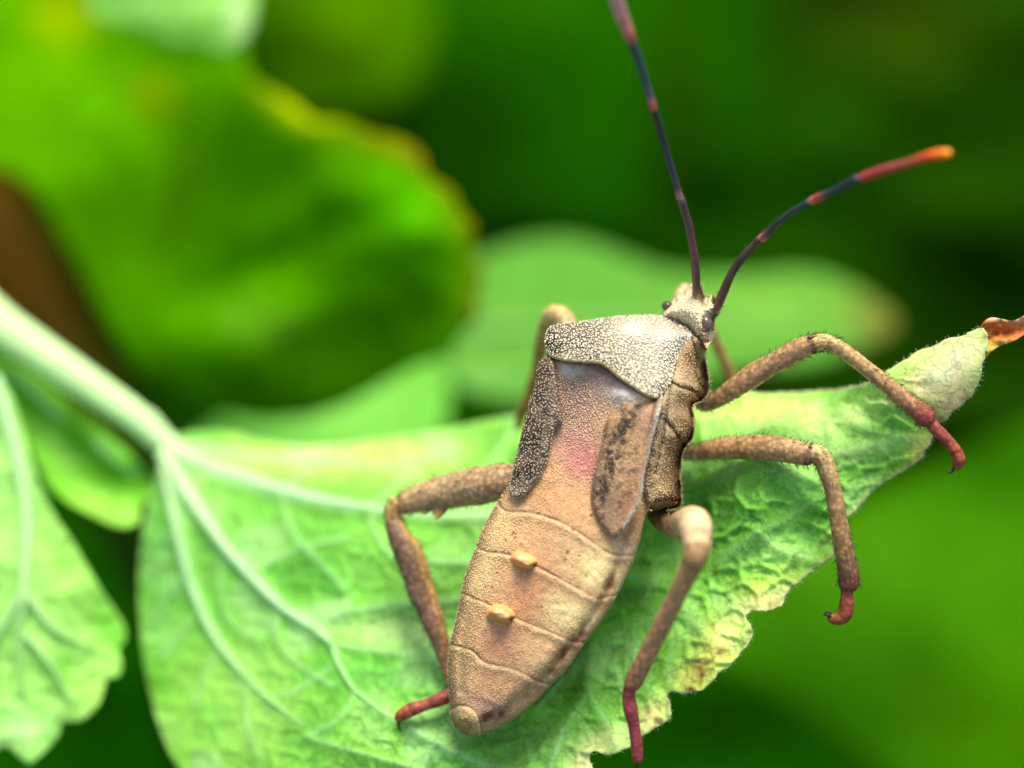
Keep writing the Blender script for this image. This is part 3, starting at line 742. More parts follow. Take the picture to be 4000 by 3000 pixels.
RIDGE = [(2704, 1306), (2689, 1337), (2658, 1378), (2640, 1429), (2624, 1490), (2602, 1530), (2584, 1570), (2564, 1665), (2538, 1767), (2520, 1850), (2518, 1900), (2535, 1950)]
RIDGE_S = smooth_poly(RIDGE, 4, closed=False)
PRON = smooth_poly([(2586, 1234), (2500, 1232), (2412, 1237), (2284, 1255), (2207, 1263), (2155, 1275), (2136, 1300), (2130, 1337), (2136, 1375), (2151, 1398), (2218, 1414), (2289, 1419), (2340, 1424), (2371, 1441), (2412, 1475), (2463, 1511), (2515, 1542), (2561, 1562),
        (2597, 1528), (2622, 1490), (2638, 1429), (2658, 1378), (2689, 1337), (2704, 1306), (2680, 1278), (2640, 1255)], 4)
PRON_BACK = smooth_poly([(2136, 1378), (2151, 1398), (2218, 1414), (2289, 1419), (2340, 1424), (2371, 1441), (2412, 1475), (2463, 1511), (2515, 1542), (2561, 1562)], 4, closed=False)
BODY = smooth_poly([(2586, 1234), (2592, 1216), (2606, 1194), (2640, 1166), (2670, 1146), (2692, 1128), (2704, 1112), (2728, 1108), (2742, 1122), (2748, 1150), (2758, 1160), (2776, 1152), (2796, 1168), (2806, 1196), (2806, 1228), (2792, 1246),
        (2790, 1290), (2778, 1330), (2760, 1370), (2756, 1400), (2766, 1450), (2772, 1500), (2762, 1545), (2735, 1572), (2708, 1585), (2712, 1630), (2713, 1680), (2702, 1720), (2674, 1757), (2662, 1800), (2660, 1870), (2664, 1940), (2658, 1980),
        (2600, 1996), (2545, 1994), (2522, 2010), (2506, 2080), (2482, 2160), (2462, 2215), (2414, 2314), (2356, 2413), (2290, 2500), (2216, 2612), (2150, 2675), (2083, 2747), (2010, 2806), (1937, 2851), (1882, 2866), (1829, 2874), (1786, 2846),
        (1764, 2812), (1757, 2745), (1749, 2612), (1758, 2513), (1783, 2413), (1809, 2281), (1855, 2148), (1889, 2062), (1942, 1963), (1990, 1890), (2020, 1780), (2052, 1665), (2080, 1560), (2112, 1430), (2134, 1385), (2130, 1337), (2136, 1300), (2155, 1275),
        (2207, 1263), (2284, 1255), (2412, 1237), (2500, 1232)], 4)
HEAD = smooth_poly([(2586, 1234), (2592, 1216), (2606, 1194), (2640, 1166), (2670, 1146), (2692, 1128), (2704, 1112), (2728, 1108), (2742, 1122), (2748, 1150), (2758, 1160), (2776, 1152), (2796, 1168), (2806, 1196), (2806, 1228), (2792, 1246),
        (2790, 1290), (2778, 1330), (2745, 1340), (2704, 1306), (2680, 1278), (2640, 1255)], 4)
FLANK = np.vstack([RIDGE_S, smooth_poly([(2535, 1950), (2545, 1994), (2600, 1996), (2658, 1980), (2664, 1940), (2660, 1870), (2662, 1800), (2674, 1757), (2702, 1720), (2713, 1680), (2712, 1630), (2708, 1585), (2735, 1572), (2762, 1545), (2772, 1500), (2766, 1450), (2756, 1400), (2760, 1370), (2745, 1340)], 4, closed=False)])
FL_OUT = smooth_poly([(2545, 1994), (2600, 1996), (2658, 1980), (2664, 1940), (2660, 1870), (2662, 1800), (2674, 1757), (2702, 1720), (2713, 1680), (2712, 1630), (2708, 1585), (2735, 1572), (2762, 1545), (2772, 1500), (2766, 1450), (2756, 1400), (2760, 1370), (2778, 1330)], 4, closed=False)
DORSAL = smooth_poly([(2136, 1378), (2130, 1337), (2136, 1300), (2155, 1275), (2207, 1263), (2284, 1255), (2412, 1237), (2500, 1232), (2586, 1234), (2640, 1250), (2704, 1306), (2689, 1337), (2658, 1378), (2640, 1429), (2624, 1490), (2602, 1530), (2584, 1570), (2564, 1665), (2538, 1767), (2520, 1850), (2530, 1930), (2522, 2010), (2506, 2080), (2482, 2160), (2462, 2215), (2414, 2314), (2356, 2413), (2290, 2500), (2216, 2612), (2150, 2675), (2083, 2747), (2010, 2806), (1937, 2851), (1882, 2866), (1829, 2874), (1786, 2846),
        (1764, 2812), (1757, 2745), (1749, 2612), (1758, 2513), (1783, 2413), (1809, 2281), (1855, 2148), (1889, 2062), (1942, 1963), (1990, 1890), (2020, 1780), (2052, 1665), (2080, 1560), (2112, 1430)], 4)
SEGL = [smooth_poly(s, 4, closed=False) for s in (
    [(1942, 1950), (1975, 1993), (2074, 2002), (2170, 2030), (2247, 2069), (2313, 2115), (2393, 2165), (2484, 2166)],
    [(1866, 2130), (1895, 2152), (1995, 2168), (2114, 2221), (2167, 2248), (2313, 2327), (2360, 2332), (2410, 2320)],
    [(1796, 2310), (1842, 2331), (1909, 2360), (1985, 2400), (2061, 2433), (2150, 2468), (2227, 2500), (2290, 2508)],
    [(1757, 2516), (1842, 2539), (1895, 2586), (2001, 2612), (2088, 2652), (2150, 2672)],
    [(1766, 2768), (1790, 2755), (1830, 2760), (1868, 2795), (1885, 2860)],
    [(2130, 1850), (2160, 1853), (2247, 1880), (2320, 1916)])]
CON_R = smooth_poly([(2500, 1960), (2470, 2060), (2430, 2165), (2365, 2320), (2260, 2480), (2120, 2650), (1990, 2760), (1900, 2810)], 4, closed=False)
CON_L = smooth_poly([(1985, 1960), (1935, 2080), (1880, 2200), (1842, 2331), (1815, 2440), (1800, 2560), (1800, 2700)], 4, closed=False)
GROOVES = [smooth_poly(s, 4, closed=False) for s in ([(2620, 1492), (2660, 1512), (2712, 1528), (2740, 1560)], [(2600, 1640), (2640, 1690), (2668, 1735), (2680, 1760)], [(2620, 1500), (2605, 1600), (2590, 1700), (2560, 1850)], [(2560, 1960), (2610, 1950), (2660, 1960)], [(2700, 1320), (2720, 1390), (2720, 1460), (2745, 1520)])]
AX = np.array([.4600, -.8880]); PX = np.array([.8880, .4600])

def body_parts(X, Y):
    s = (X - 1830) * AX[0] + (Y - 2860) * AX[1]; w = (X - 1830) * PX[0] + (Y - 2860) * PX[1]
    return s, w, inside(X, Y, PRON), inside(X, Y, HEAD), inside(X, Y, FLANK)

def body_top(X, Y):
    s, w, pr, hd, fl = body_parts(X, Y)
    z0 = np.interp(s, [-20, 150, 350, 700, 1000, 1250, 1400, 1480, 1560, 1640, 1700, 1870], [-.20, -.09, -.03, .02, .02, .02, .04, .05, .0, -.10, -.14, -.26])
    tilt = .00026 * np.clip(w, -400, 260)
    d = seg_dist(X, Y, np.vstack([DORSAL, DORSAL[:1]]))
    dors = z0 + tilt
    R = np.interp(s, [0, 200, 900, 1300, 1700], [60, 110, 120, 90, 90])
    rimdrop = .17 * (1 - np.clip(d / R, 0, 1)) ** 2.2
    z = dors - rimdrop * np.where(w > 0, .75, 1.0)
    # raised abdomen margins and gentle trough inside
    ab = sst(1120, 900, s)
    dc = np.minimum(seg_dist(X, Y, CON_R), seg_dist(X, Y, CON_L))
    z = z - ab * .030 * np.exp(-(dc / 14) ** 2)
    z = z + ab * .05 * np.exp(-((w + 20) / 150) ** 2)
    for i, L in enumerate(SEGL):
        dd, par, side = seg_dist(X, Y, L, True)
        # each tergite overlaps the next: a small step, and a groove
        vv = .45 + .4 * vnoise(X, Y, 70, 50 + i)
        z = z - ab * vv * .009 * np.exp(-(dd / 4.5) ** 2) + ab * .005 * np.exp(-((dd - 14) / 16) ** 2) * (side > 0)
    # end cone
    cone = np.exp(-(((X - 1820) ** 2 + (Y - 2825) ** 2) / 60 ** 2)); z = z + .05 * cone
    ring = np.hypot(X - 1812, (Y - 2842) * 1.1); z = z - .03 * np.exp(-((ring - 28) / 6) ** 2)
    # thorax relief
    z = z + sst(1080, 1200, s) * (~pr) * (-.02 + .03 * np.exp(-((w + 20) / 90) ** 2))
    z = z + .03 * np.exp(-(((X - 2225) / 40) ** 2 + ((Y - 1447) / 30) ** 2)) + .035 * np.exp(-(((X - 2425) / 50) ** 2 + ((Y - 1540) / 36) ** 2)) * (~pr)
    # pronotum: a plate with a stepped rear edge and a rounded bead
    dp = seg_dist(X, Y, PRON_BACK)
    bead = .018 * np.exp(-((dp - 8) / 7) ** 2)
    z = np.where(pr, z + .045 * sst(0, 10, dp) + bead + .03 * np.exp(-(((X - 2400) / 190) ** 2 + ((Y - 1400) / 120) ** 2)), z)
    # callosities at the front of the pronotum
    z = z + .015 * pr * (np.exp(-(((X - 2470) / 48) ** 2 + ((Y - 1285) / 22) ** 2)) + np.exp(-(((X - 2580) / 48) ** 2 + ((Y - 1320) / 26) ** 2)))
    # head
    dh = seg_dist(X, Y, np.vstack([HEAD, HEAD[:1]]))
    zh = -.20 - .16 * (1 - np.clip(dh / 70, 0, 1)) ** 2 - .0004 * np.clip(1240 - Y, -100, 200) + .03 * np.exp(-(((X - 2715) / 20) ** 2 + ((Y - 1130) / 22) ** 2)) + .04 * np.exp(-(((X - 2780) / 20) ** 2 + ((Y - 1195) / 30) ** 2)) - .03 * np.exp(-(((X - 2748) / 14) ** 2 + ((Y - 1190) / 40) ** 2))
    z = np.where(hd & ~pr, zh, z)
    # flank: falls away from the ridge to the belly
    dr = seg_dist(X, Y, RIDGE_S); do = seg_dist(X, Y, FL_OUT)
    t = dr / (dr + do + 1e-6)
    zf = (z0 + tilt + .02) - .08 - .32 * t ** 1.25 + .09 * np.sin(np.pi * t) + .012 * vnoise(X, Y, 36, 60)
    zf = zf - .05 * sst(26, 0, do)
    for g in GROOVES: zf = zf - .028 * np.exp(-(seg_dist(X, Y, g) / 7) ** 2)
    z = np.where(fl & ~pr & ~hd, zf, z)
    return z + .0025 * vnoise(X, Y, 22, 31)

OUT_C = np.vstack([BODY, BODY[:1]])
def body_bot(X, Y, z):
    d = seg_dist(X, Y, OUT_C)
    s, w, pr, hd, fl = body_parts(X, Y)
    f = np.sqrt(np.clip(1 - (1 - np.clip(d / 110, 0, 1)) ** 2, 0, 1))
    th = np.interp(s, [0, 200, 900, 1500, 1870], [.22, .40, .50, .55, .25])
    return np.minimum(z - .012, np.interp(s, [0, 1900], [-.22, -.3]) - th * f * .9 + 0 * z) * f + (z - .03) * (1 - f)

def body_pigment(X, Y):
    """cuticle colour between the granules, and granule colour"""
    s, w, pr, hd, fl = body_parts(X, Y)
    n1 = vnoise(X, Y, 60, 41); n2 = vnoise(X, Y, 24, 42)
    base = paint(X, Y, (188, 146, 106), [
        # thorax
        (2250, 1560, 130, 170, 30, (136, 98, 96), .95), (2380, 1500, 90, 60, 30, (156, 122, 120), .9), (2225, 1447, 46, 30, 0, (196, 178, 172), .8), (2425, 1542, 60, 36, 20, (198, 182, 178), .85), (2280, 1800, 120, 90, 20, (178, 104, 104), .85), (2240, 1720, 90, 70, 0, (156, 106, 104), .7),
        # abdomen
        (2180, 1960, 180, 80, 25, (190, 134, 96), .8), (2370, 2240, 140, 72, 28, (226, 194, 142), 1), (2240, 2400, 150, 62, 25, (224, 190, 138), 1), (2080, 2530, 130, 60, 25, (206, 162, 118), .85), (1960, 2060, 90, 60, 20, (204, 168, 118), .8), (1880, 2240, 60, 80, 20, (208, 170, 122), .85),
        (2060, 2310, 80, 170, 25, (176, 116, 84), .8), (1960, 2510, 90, 110, 25, (176, 118, 92), .75), (1850, 2440, 60, 90, 20, (170, 128, 92), .7), (1960, 2680, 150, 60, 30, (184, 136, 100), .7), (1900, 2760, 90, 50, 30, (176, 128, 112), .8), (1820, 2840, 60, 40, 30, (178, 136, 80), .9),
        (2440, 2150, 40, 60, 30, (200, 170, 150), .8), (2500, 2000, 30, 80, 15, (176, 136, 96), .7), (2060, 2060, 100, 50, 20, (192, 140, 100), .6)])
    def mixin(m, colr):
        nonlocal base
        m = np.clip(m, 0, 1)[:, None]; base = base * (1 - m) + lin(colr) * m
    # lateral margins of the abdomen
    dR = seg_dist(X, Y, CON_R); dL = seg_dist(X, Y, np.vstack([DORSAL, DORSAL[:1]]))
    ab = sst(1080, 950, s)
    mixin(ab * np.exp(-(dR / 30) ** 2) * (.6 + .5 * n1 + .5 * n2), (116, 62, 40))
    mixin(ab * sst(46, 0, dL) * (w < 0) * .8, (104, 74, 52))
    mixin(ab * sst(14, 0, dL) * (w > 0) * .7, (112, 72, 50))
    for i, L in enumerate(SEGL):
        dd, par, side = seg_dist(X, Y, L, True)
        mixin(ab * np.exp(-(dd / 4.2) ** 2) * ((.75 + .25 * vnoise(X, Y, 70, 50 + i)) if i < 5 else .3), (112, 72, 50))
        mixin(ab * np.exp(-((dd - 12) / 6) ** 2) * (side > 0) * .35, (226, 196, 152))
    for (x, y, r) in [(2310, 2013, 7), (2217, 2158, 7), (2208, 2185, 6), (2005, 2080, 6), (2012, 2100, 5), (1975, 2110, 5), (1898, 2290, 5), (1922, 2291, 5), (1941, 2236, 5), (2262, 2170, 5), (2240, 2069, 7), (2160, 2150, 4), (2115, 2370, 5), (2140, 2395, 4), (2290, 2250, 4), (2235, 2215, 4)]:
        mixin(np.exp(-(((X - x) ** 2 + (Y - y) ** 2) / r ** 2) ** 1.5), (112, 44, 34))
    # pronotum
    left = sst(2640, 2260, X + .35 * (1400 - Y))
    pm = pr * 1.0
    mixin(pm, (152, 128, 102)); mixin(pm * left * (.85 + .2 * n1), (38, 24, 18))
    mixin(pm * np.exp(-(((X - 2470) / 60) ** 2 + ((Y - 1285) / 30) ** 2)), (190, 172, 154)); mixin(pm * np.exp(-(((X - 2590) / 60) ** 2 + ((Y - 1325) / 36) ** 2)), (190, 172, 154))
    dp = seg_dist(X, Y, PRON_BACK); mixin(pm * np.exp(-((dp - 6) / 4.5) ** 2), (214, 184, 128))
    mixin((1 - pm) * np.exp(-(dp / 7) ** 2) * (X > 2140), (84, 54, 42))
    dr = seg_dist(X, Y, RIDGE_S)
    mixin(np.exp(-(dr / 9) ** 2) * (s > 900), (206, 198, 170))
    mixin((hd & ~pr) * 1.0, (186, 164, 130)); mixin((hd & ~pr) * np.exp(-(((X - 2745) / 20) ** 2 + ((Y - 1290) / 30) ** 2)), (120, 84, 46))
    flm = (fl & ~pr & ~hd) * 1.0
    mixin(flm, (158, 130, 100)); mixin(flm * (n1 * .4 + .1 + .3 * n2), (112, 84, 56))
    mixin(flm * np.exp(-(((X - 2690) / 34) ** 2 + ((Y - 1390) / 70) ** 2)) * .8, (120, 72, 36))
    mixin(flm * sst(1700, 1900, Y) * .35, (112, 76, 46))
    for g in GROOVES: mixin(flm * np.exp(-(seg_dist(X, Y, g) / 6) ** 2) * .8, (70, 48, 32))
    # granule colour
    gr = np.tile(lin((214, 178, 130)), (len(X), 1))
    def gm(m, colr):
        nonlocal gr
        m = np.clip(m, 0, 1)[:, None]; gr = gr * (1 - m) + lin(colr) * m
    gm(ab, (222, 186, 136)); gm(sst(1080, 1250, s) * (1 - pm), (220, 190, 154)); gm(pm, (230, 216, 190)); gm(pm * (1 - left), (236, 222, 208)); gm(hd * 1.0, (228, 214, 188)); gm(flm, (200, 176, 142))
    gm(np.exp(-(((X - 2280) / 110) ** 2 + ((Y - 1790) / 80) ** 2)) * (1 - pm), (210, 150, 124))
    return base, gr

body = closed_sheet('body', BODY, 4.5, body_top, body_bot, lambda X, Y: body_pigment(X, Y)[0] * np.array([1.26, 1.42, 1.24]), M_BODY, bug)

# granules: real little warts, one mesh
ICO = None
def ico():
    t = (1 + 5 ** .5) / 2
    v = np.array([(-1, t, 0), (1, t, 0), (-1, -t, 0), (1, -t, 0), (0, -1, t), (0, 1, t), (0, -1, -t), (0, 1, -t), (t, 0, -1), (t, 0, 1), (-t, 0, -1), (-t, 0, 1)], float)
    v /= np.linalg.norm(v[0])
    f = np.array([(0, 11, 5), (0, 5, 1), (0, 1, 7), (0, 7, 10), (0, 10, 11), (1, 5, 9), (5, 11, 4), (11, 10, 2), (10, 7, 6), (7, 1, 8), (3, 9, 4), (3, 4, 2), (3, 2, 6), (3, 6, 8), (3, 8, 9), (4, 9, 5), (2, 4, 11), (6, 2, 10), (8, 6, 7), (9, 8, 1)])
    return v, f
IV, IF = ico()
def warts(name, x, y, z, r, c, parent, elong=None):
    C = P(x, y, z); R = (r * K * (D - z))[:, None, None]
    sc = np.ones((len(x), 1, 3))
    v = IV[None] * R * rng.uniform(.8, 1.2, (len(x), 1, 3))
    V = (C[:, None] + v).reshape(-1, 3)
    F = (np.arange(len(x))[:, None, None] * 12 + IF[None]).reshape(-1, 3)
    return tag(mesh_obj(name, V, F, M_GRAN, parent, np.repeat(c, 12, 0)), kind='stuff')

def hexpts(x0, y0, x1, y1, step, jit=.38):
    xs, ys = [], []
    nr = int((y1 - y0) / (step * .866))
    gx, gy = np.meshgrid(np.arange(x0, x1, step), np.arange(nr)); gx = gx + (gy % 2) * step / 2; gy = y0 + gy * step * .866
    gx, gy = gx.ravel(), gy.ravel()
    return gx + rng.uniform(-jit, jit, len(gx)) * step, gy + rng.uniform(-jit, jit, len(gy)) * step

def granules():
    out = []
    # pronotum, head, flank, thorax: coarse
    x, y = hexpts(1980, 1090, 2790, 2020, 9.6)
    m = inside(x, y, BODY); x, y = x[m], y[m]
    s, w, pr, hd, fl = body_parts(x, y)
    th = (~pr & ~hd & ~fl) & (s > 1040)
    wax = np.exp(-(((x - 2225) / 46) ** 2 + ((y - 1447) / 30) ** 2)) + np.exp(-(((x - 2425) / 64) ** 2 + ((y - 1542) / 36) ** 2))
    strip = seg_dist(x, y, PRON_BACK)
    keep = pr | (hd & (rng.uniform(0, 1, len(x)) < .9)) | (fl & (rng.uniform(0, 1, len(x)) < .85)) | (th & (strip > 26) & (rng.uniform(0, 1, len(x)) > wax))
    keep &= ~(pr & (seg_dist(x, y, PRON_BACK) < 9))
    x, y, pr, hd, fl, th = (a[keep] for a in (x, y, pr, hd, fl, th))
    r = np.where(pr, np.interp(x, [2150, 2450], [3.5, 4.1]), np.where(hd, 3.9, np.where(fl, 3.0, 3.0))) * rng.uniform(.8, 1.25, len(x))
    _, g = body_pigment(x, y); g = g * rng.uniform(.82, 1.12, (len(x), 1))
    out.append((x, y, body_top(x, y) + .0012 * r * .4, r, g))
    # abdomen: fine
    x, y = hexpts(1740, 1860, 2540, 2880, 9.5)
    m = inside(x, y, DORSAL); x, y = x[m], y[m]
    s, w, pr, hd, fl = body_parts(x, y)
    sd = np.min([seg_dist(x, y, L) for L in SEGL], 0)
    k = (s < 1060) & (sd > 5); x, y, w = x[k], y[k], w[k]
    edge = seg_dist(x, y, np.vstack([DORSAL, DORSAL[:1]]))
    r = np.interp(w, [-350, -120, 100, 300], [3.7, 3.0, 2.5, 2.6]) * rng.uniform(.8, 1.2, len(x))
    b, g = body_pigment(x, y); gw = np.interp(w, [-300, -60], [.5, .12])[:, None]; g = (b * 1.22 * (1 - gw) + gw * g) * rng.uniform(.93, 1.07, (len(x), 1))
    out.append((x, y, body_top(x, y) + np.interp(w, [-350, 0], [.0015, .0002]), r, g))
    # studs along the outline so the edge reads rough
    p = DORSAL
    t = np.arange(0, len(p), 1)
    x = []; y = []
    for i in range(len(p)):
        (x0, y0), (x1, y1) = p[i], p[(i + 1) % len(p)]
        l = math.hypot(x1 - x0, y1 - y0)
        for kx in range(int(l / 8) + 1):
            q = random.random(); x.append(x0 + q * (x1 - x0)); y.append(y0 + q * (y1 - y0))
    x, y = np.array(x), np.array(y)
    s, w, pr, hd, fl = body_parts(x, y)
    kk = (w < 0) | (s < 1000) | (s > 1500)
    x, y, w = x[kk], y[kk], w[kk]
    b, g = body_pigment(x, y)
    out.append((x, y, body_top(x, y) - .004, np.where(w < 0, 4.0, 3.0) * rng.uniform(.7, 1.2, len(x)), g * rng.uniform(.5, 1.0, (len(x), 1))))
    a = [np.concatenate([o[i] for o in out]) for i in range(5)]
    a[4] = a[4] * np.array([1.18, 1.22, 1.12])
    warts('granules', *a, bug)
granules()

# wing pads
LPAD = smooth_poly([(2138, 1398), (2110, 1405), (2092, 1470), (2069, 1562), (2043, 1665), (2018, 1767), (1997, 1860), (1990, 1905), (2003, 1940), (2025, 1948), (2052, 1930), (2082, 1895), (2122, 1842), (2148, 1767), (2160, 1700), (2172, 1660), (2200, 1640), (2190, 1590), (2178, 1500), (2165, 1420)], 4)
RPAD = smooth_poly([(2556, 1568), (2588, 1546), (2582, 1600), (2562, 1668), (2538, 1767), (2516, 1860), (2512, 1910), (2500, 1960), (2470, 2022), (2438, 2070), (2404, 2104), (2386, 2098), (2354, 2064), (2322, 2010), (2309, 1949), (2314, 1880), (2322, 1830), (2340, 1767), (2352, 1716), (2364, 1654), (2395, 1590), (2440, 1550), (2500, 1548)], 4)
LPC, RPC = np.vstack([LPAD, LPAD[:1]]), np.vstack([RPAD, RPAD[:1]])
LP_OUT = smooth_poly([(2110, 1405), (2069, 1562), (2043, 1665), (2018, 1767), (1992, 1890)], 4, closed=False)
RP_OUT = smooth_poly([(2588, 1546), (2562, 1668), (2538, 1767), (2514, 1880), (2500, 1960), (2440, 2060)], 4, closed=False)
def lpad_top(X, Y):
    d = seg_dist(X, Y, LPC); up = sst(1640, 1420, Y)
    s, w, *_ = body_parts(X, Y)
    base = np.interp(s, [700, 1250, 1480], [.03, .03, .02]) + .00026 * np.clip(w, -400, 260) + .012
    drop = .20 * (1 - np.clip(seg_dist(X, Y, LP_OUT) / 80, 0, 1)) ** 2
    return base - drop * .8 + .03 * (1 - np.clip(1 - d / 22, 0, 1) ** 2) + .01 * np.exp(-((d - 8) / 5) ** 2) - .035 * up * sst(60, 140, X - 2069 + (Y - 1562) * .28)
def rpad_top(X, Y):
    d = seg_dist(X, Y, RPC); s, w, *_ = body_parts(X, Y)
    base = np.interp(s, [700, 900, 1250, 1480], [.03, .06, .06, .05]) + .00026 * np.clip(w, -400, 260)
    blend = sst(1700, 1560, Y) * sst(70, 0, seg_dist(X, Y, [(2364, 1654), (2440, 1555), (2556, 1568)]))
    return base + .03 * (1 - np.clip(1 - d / 26, 0, 1) ** 2) - .035 * blend + .02 * np.exp(-(seg_dist(X, Y, RP_OUT) / 11) ** 2)
def lpad_col(X, Y):
    c = paint(X, Y, (100, 80, 62), [(2110, 1480, 34, 80, 15, (60, 44, 34), .7), (2075, 1660, 30, 130, 15, (92, 72, 56), .6), (2060, 1780, 26, 70, 18, (120, 80, 62), .7), (2095, 1740, 14, 70, 15, (26, 20, 16), .95), (2135, 1600, 12, 60, 20, (40, 28, 24), .8), (2030, 1880, 30, 50, 20, (104, 88, 72), .8), (2060, 1850, 16, 40, 20, (56, 44, 36), .7)])
    n = np.clip(.35 + .9 * vnoise(X, Y, 26, 71) + .5 * vnoise(X, Y, 10, 72), 0, .85)[:, None]; up = sst(1700, 1500, Y)[:, None]; n = n * (1 - .35 * up); c = c * (1.35 + .3 * up) * (1 - n) + lin((34, 26, 20)) * n
    d = seg_dist(X, Y, LPC); m = (sst(7, 0, d) * .8)[:, None] * (Y > 1640)[:, None]
    return c * (1 - m) + lin((190, 176, 142)) * m
def rpad_col(X, Y):
    n = vnoise(X, Y, 20, 5)
    c = paint(X, Y, (158, 122, 92), [(2500, 1640, 50, 90, 15, (160, 122, 98), .7), (2380, 1960, 60, 90, 10, (136, 110, 86), .8), (2370, 2020, 40, 60, 0, (128, 100, 80), .7), (2440, 1780, 40, 120, 15, (176, 140, 100), .6), (2450, 1960, 30, 90, 15, (150, 100, 76), .7)])
    d = seg_dist(X, Y, [(2470, 1590), (2440, 1660), (2405, 1740), (2375, 1830), (2350, 1900), (2345, 1940)])
    n2 = vnoise(X, Y, 9, 6); m = np.clip(np.exp(-(d / 34) ** 2) * (.7 + 1.1 * n + .9 * n2), 0, .95)[:, None]; c = c * (1 - m) + lin((44, 34, 26)) * m
    n = (np.clip(-.2 + .8 * vnoise(X, Y, 30, 73) + .5 * vnoise(X, Y, 10, 74), 0, .6) * sst(1560, 1640, Y))[:, None]; c = c * np.array([1.2, 1.25, 1.05]) * (1 - n) + lin((60, 46, 34)) * n
    m = (np.exp(-(seg_dist(X, Y, RP_OUT) / 12) ** 2) * .9)[:, None]; c = c * (1 - m) + lin((200, 196, 172)) * m
    m = (np.exp(-((seg_dist(X, Y, RP_OUT) - 22) / 9) ** 2) * .8 * sst(1800, 1600, Y))[:, None]; c = c * (1 - m) + lin((92, 62, 54)) * m
    d = seg_dist(X, Y, RPC); m = (np.exp(-((d - 9) / 4) ** 2) * .5 * (Y > 1640))[:, None]; c = c * (1 - m) + lin((70, 50, 38)) * m
    m = (sst(6, 0, d) * .6 * (Y > 1700))[:, None]
    return c * (1 - m) + lin((150, 132, 112)) * m
for nm, poly, tf, cf, gsz in (('wing_pad', LPAD, lpad_top, lpad_col, 3.9), ('wing_pad', RPAD, rpad_top, rpad_col, 3.3)):
    o = closed_sheet(nm, poly, 4, tf, lambda X, Y, z: z - .028, cf, M_BODY, bug)
    o['label'] = 'dark granular wing pad' if poly is LPAD else 'tan wing pad with black blotches and pale outer ridge'
    x, y = hexpts(poly[:, 0].min(), poly[:, 1].min(), poly[:, 0].max(), poly[:, 1].max(), 10.5)
    m = inside(x, y, poly); x, y = x[m], y[m]; m = rng.uniform(0, 1, len(x)) < (.95 if poly is LPAD else .8); x, y = x[m], y[m]
    c = cf(x, y)
    g = c * .5 + lin((220, 206, 168)) * .6 if poly is LPAD else c * .95 + lin((226, 198, 160)) * .3
    warts('granules', x, y, tf(x, y) + .001, gsz * rng.uniform(.7, 1.2, len(x)), g * rng.uniform(.75, 1.15, (len(x), 1)), o)

# scent gland openings
for gx_, gy_, ox, oy in ((2054, 2195, 2094, 2210), (1962, 2404, 2002, 2420)):
    ang = math.radians(18)
    poly = smooth_poly([(gx_ + 64 * math.cos(a) * math.cos(ang) - 42 * math.sin(a) * math.sin(ang), gy_ + 64 * math.cos(a) * math.sin(ang) + 42 * math.sin(a) * math.cos(ang)) for a in np.linspace(0, 2 * np.pi, 12, endpoint=False)], 4)
    pc = np.vstack([poly, poly[:1]])
    def gt(X, Y, pc=pc, ox=ox, oy=oy):
        d = seg_dist(X, Y, pc); z = np.interp(Y, [2150, 2440], [.075, .062]) + .00026 * ((X - 1830) * PX[0] + (Y - 2860) * PX[1]) - .03 + .09 * sst(0, 36, d)
        return z - .05 * np.exp(-(((X - ox) / 13) ** 2 + ((Y - oy) / 10) ** 2)) + .006 * vnoise(X, Y, 16, 3)
    gc = lambda X, Y, ox=ox, oy=oy, gx_=gx_, gy_=gy_: paint(X, Y, (226, 164, 96), [(gx_ - 10, gy_ - 12, 26, 16, 10, (228, 182, 126), .7), (gx_ - 45, gy_ + 10, 20, 26, 0, (200, 140, 70), .7), (ox - 2, oy, 15, 14, 0, (104, 38, 20), 1), (gx_ + 10, gy_ + 32, 40, 8, 15, (186, 112, 56), .7)])
    closed_sheet('scent_gland', poly, 3.5, gt, lambda X, Y, z: z - .06, gc, M_GRAN, bug)

# eyes
def ellipsoid(name, x, y, z, rx, ry, rz, c, mat, parent, tilt=0):
    u = np.linspace(0, np.pi, 20); v = np.linspace(0, 2 * np.pi, 28, endpoint=False)
    U, Vv = np.meshgrid(u, v, indexing='ij')
    c0 = P(x, y, z); k = K * (D - z); a = math.radians(tilt)
    A = RTn * math.cos(a) - UPn * math.sin(a); Bx = RTn * math.sin(a) + UPn * math.cos(a)
    V = c0 + (np.sin(U) * np.cos(Vv))[..., None] * A * rx * k + (np.sin(U) * np.sin(Vv))[..., None] * Bx * ry * k - np.cos(U)[..., None] * FWn * rz * k * -1
    idx = np.arange(20 * 28).reshape(20, 28); i2 = np.roll(idx, -1, 1)
    F = np.stack([idx[:-1], i2[:-1], i2[1:], idx[1:]], -1).reshape(-1, 4)
    return mesh_obj(name, V.reshape(-1, 3), F, mat, parent, np.tile(lin(c), (V.reshape(-1, 3).shape[0], 1)))
ellipsoid('eye', 2758, 1266, -.235, 27, 36, 30, (96, 76, 66), M_EYE, bug, -12)
ellipsoid('eye', 2607, 1196, -.36, 22, 20, 24, (84, 62, 34), M_EYE, bug)

# legs and antennae
TAN, BRN, RED = (172, 134, 92), (146, 102, 66), (122, 54, 42)
def bristles(parent, path, n, length, colr, seed=0):
    V, F, t, a, nrm, R, T = tube_geo(path, 14, 5, False)
    r = np.random.default_rng(seed); k = r.integers(0, len(V), n)
    st = V[k] + (np.roll(V, -14, 0)[k] - V[k]) * r.uniform(0, .9, (n, 1)) * (t[k] < .97)[:, None]
    hairs('bristles', st, nrm[k] * .8 + T[k] * r.uniform(.3, 1.2, (n, 1)), r.uniform(.5, 1.2, n) * length, .0016, colr, parent)

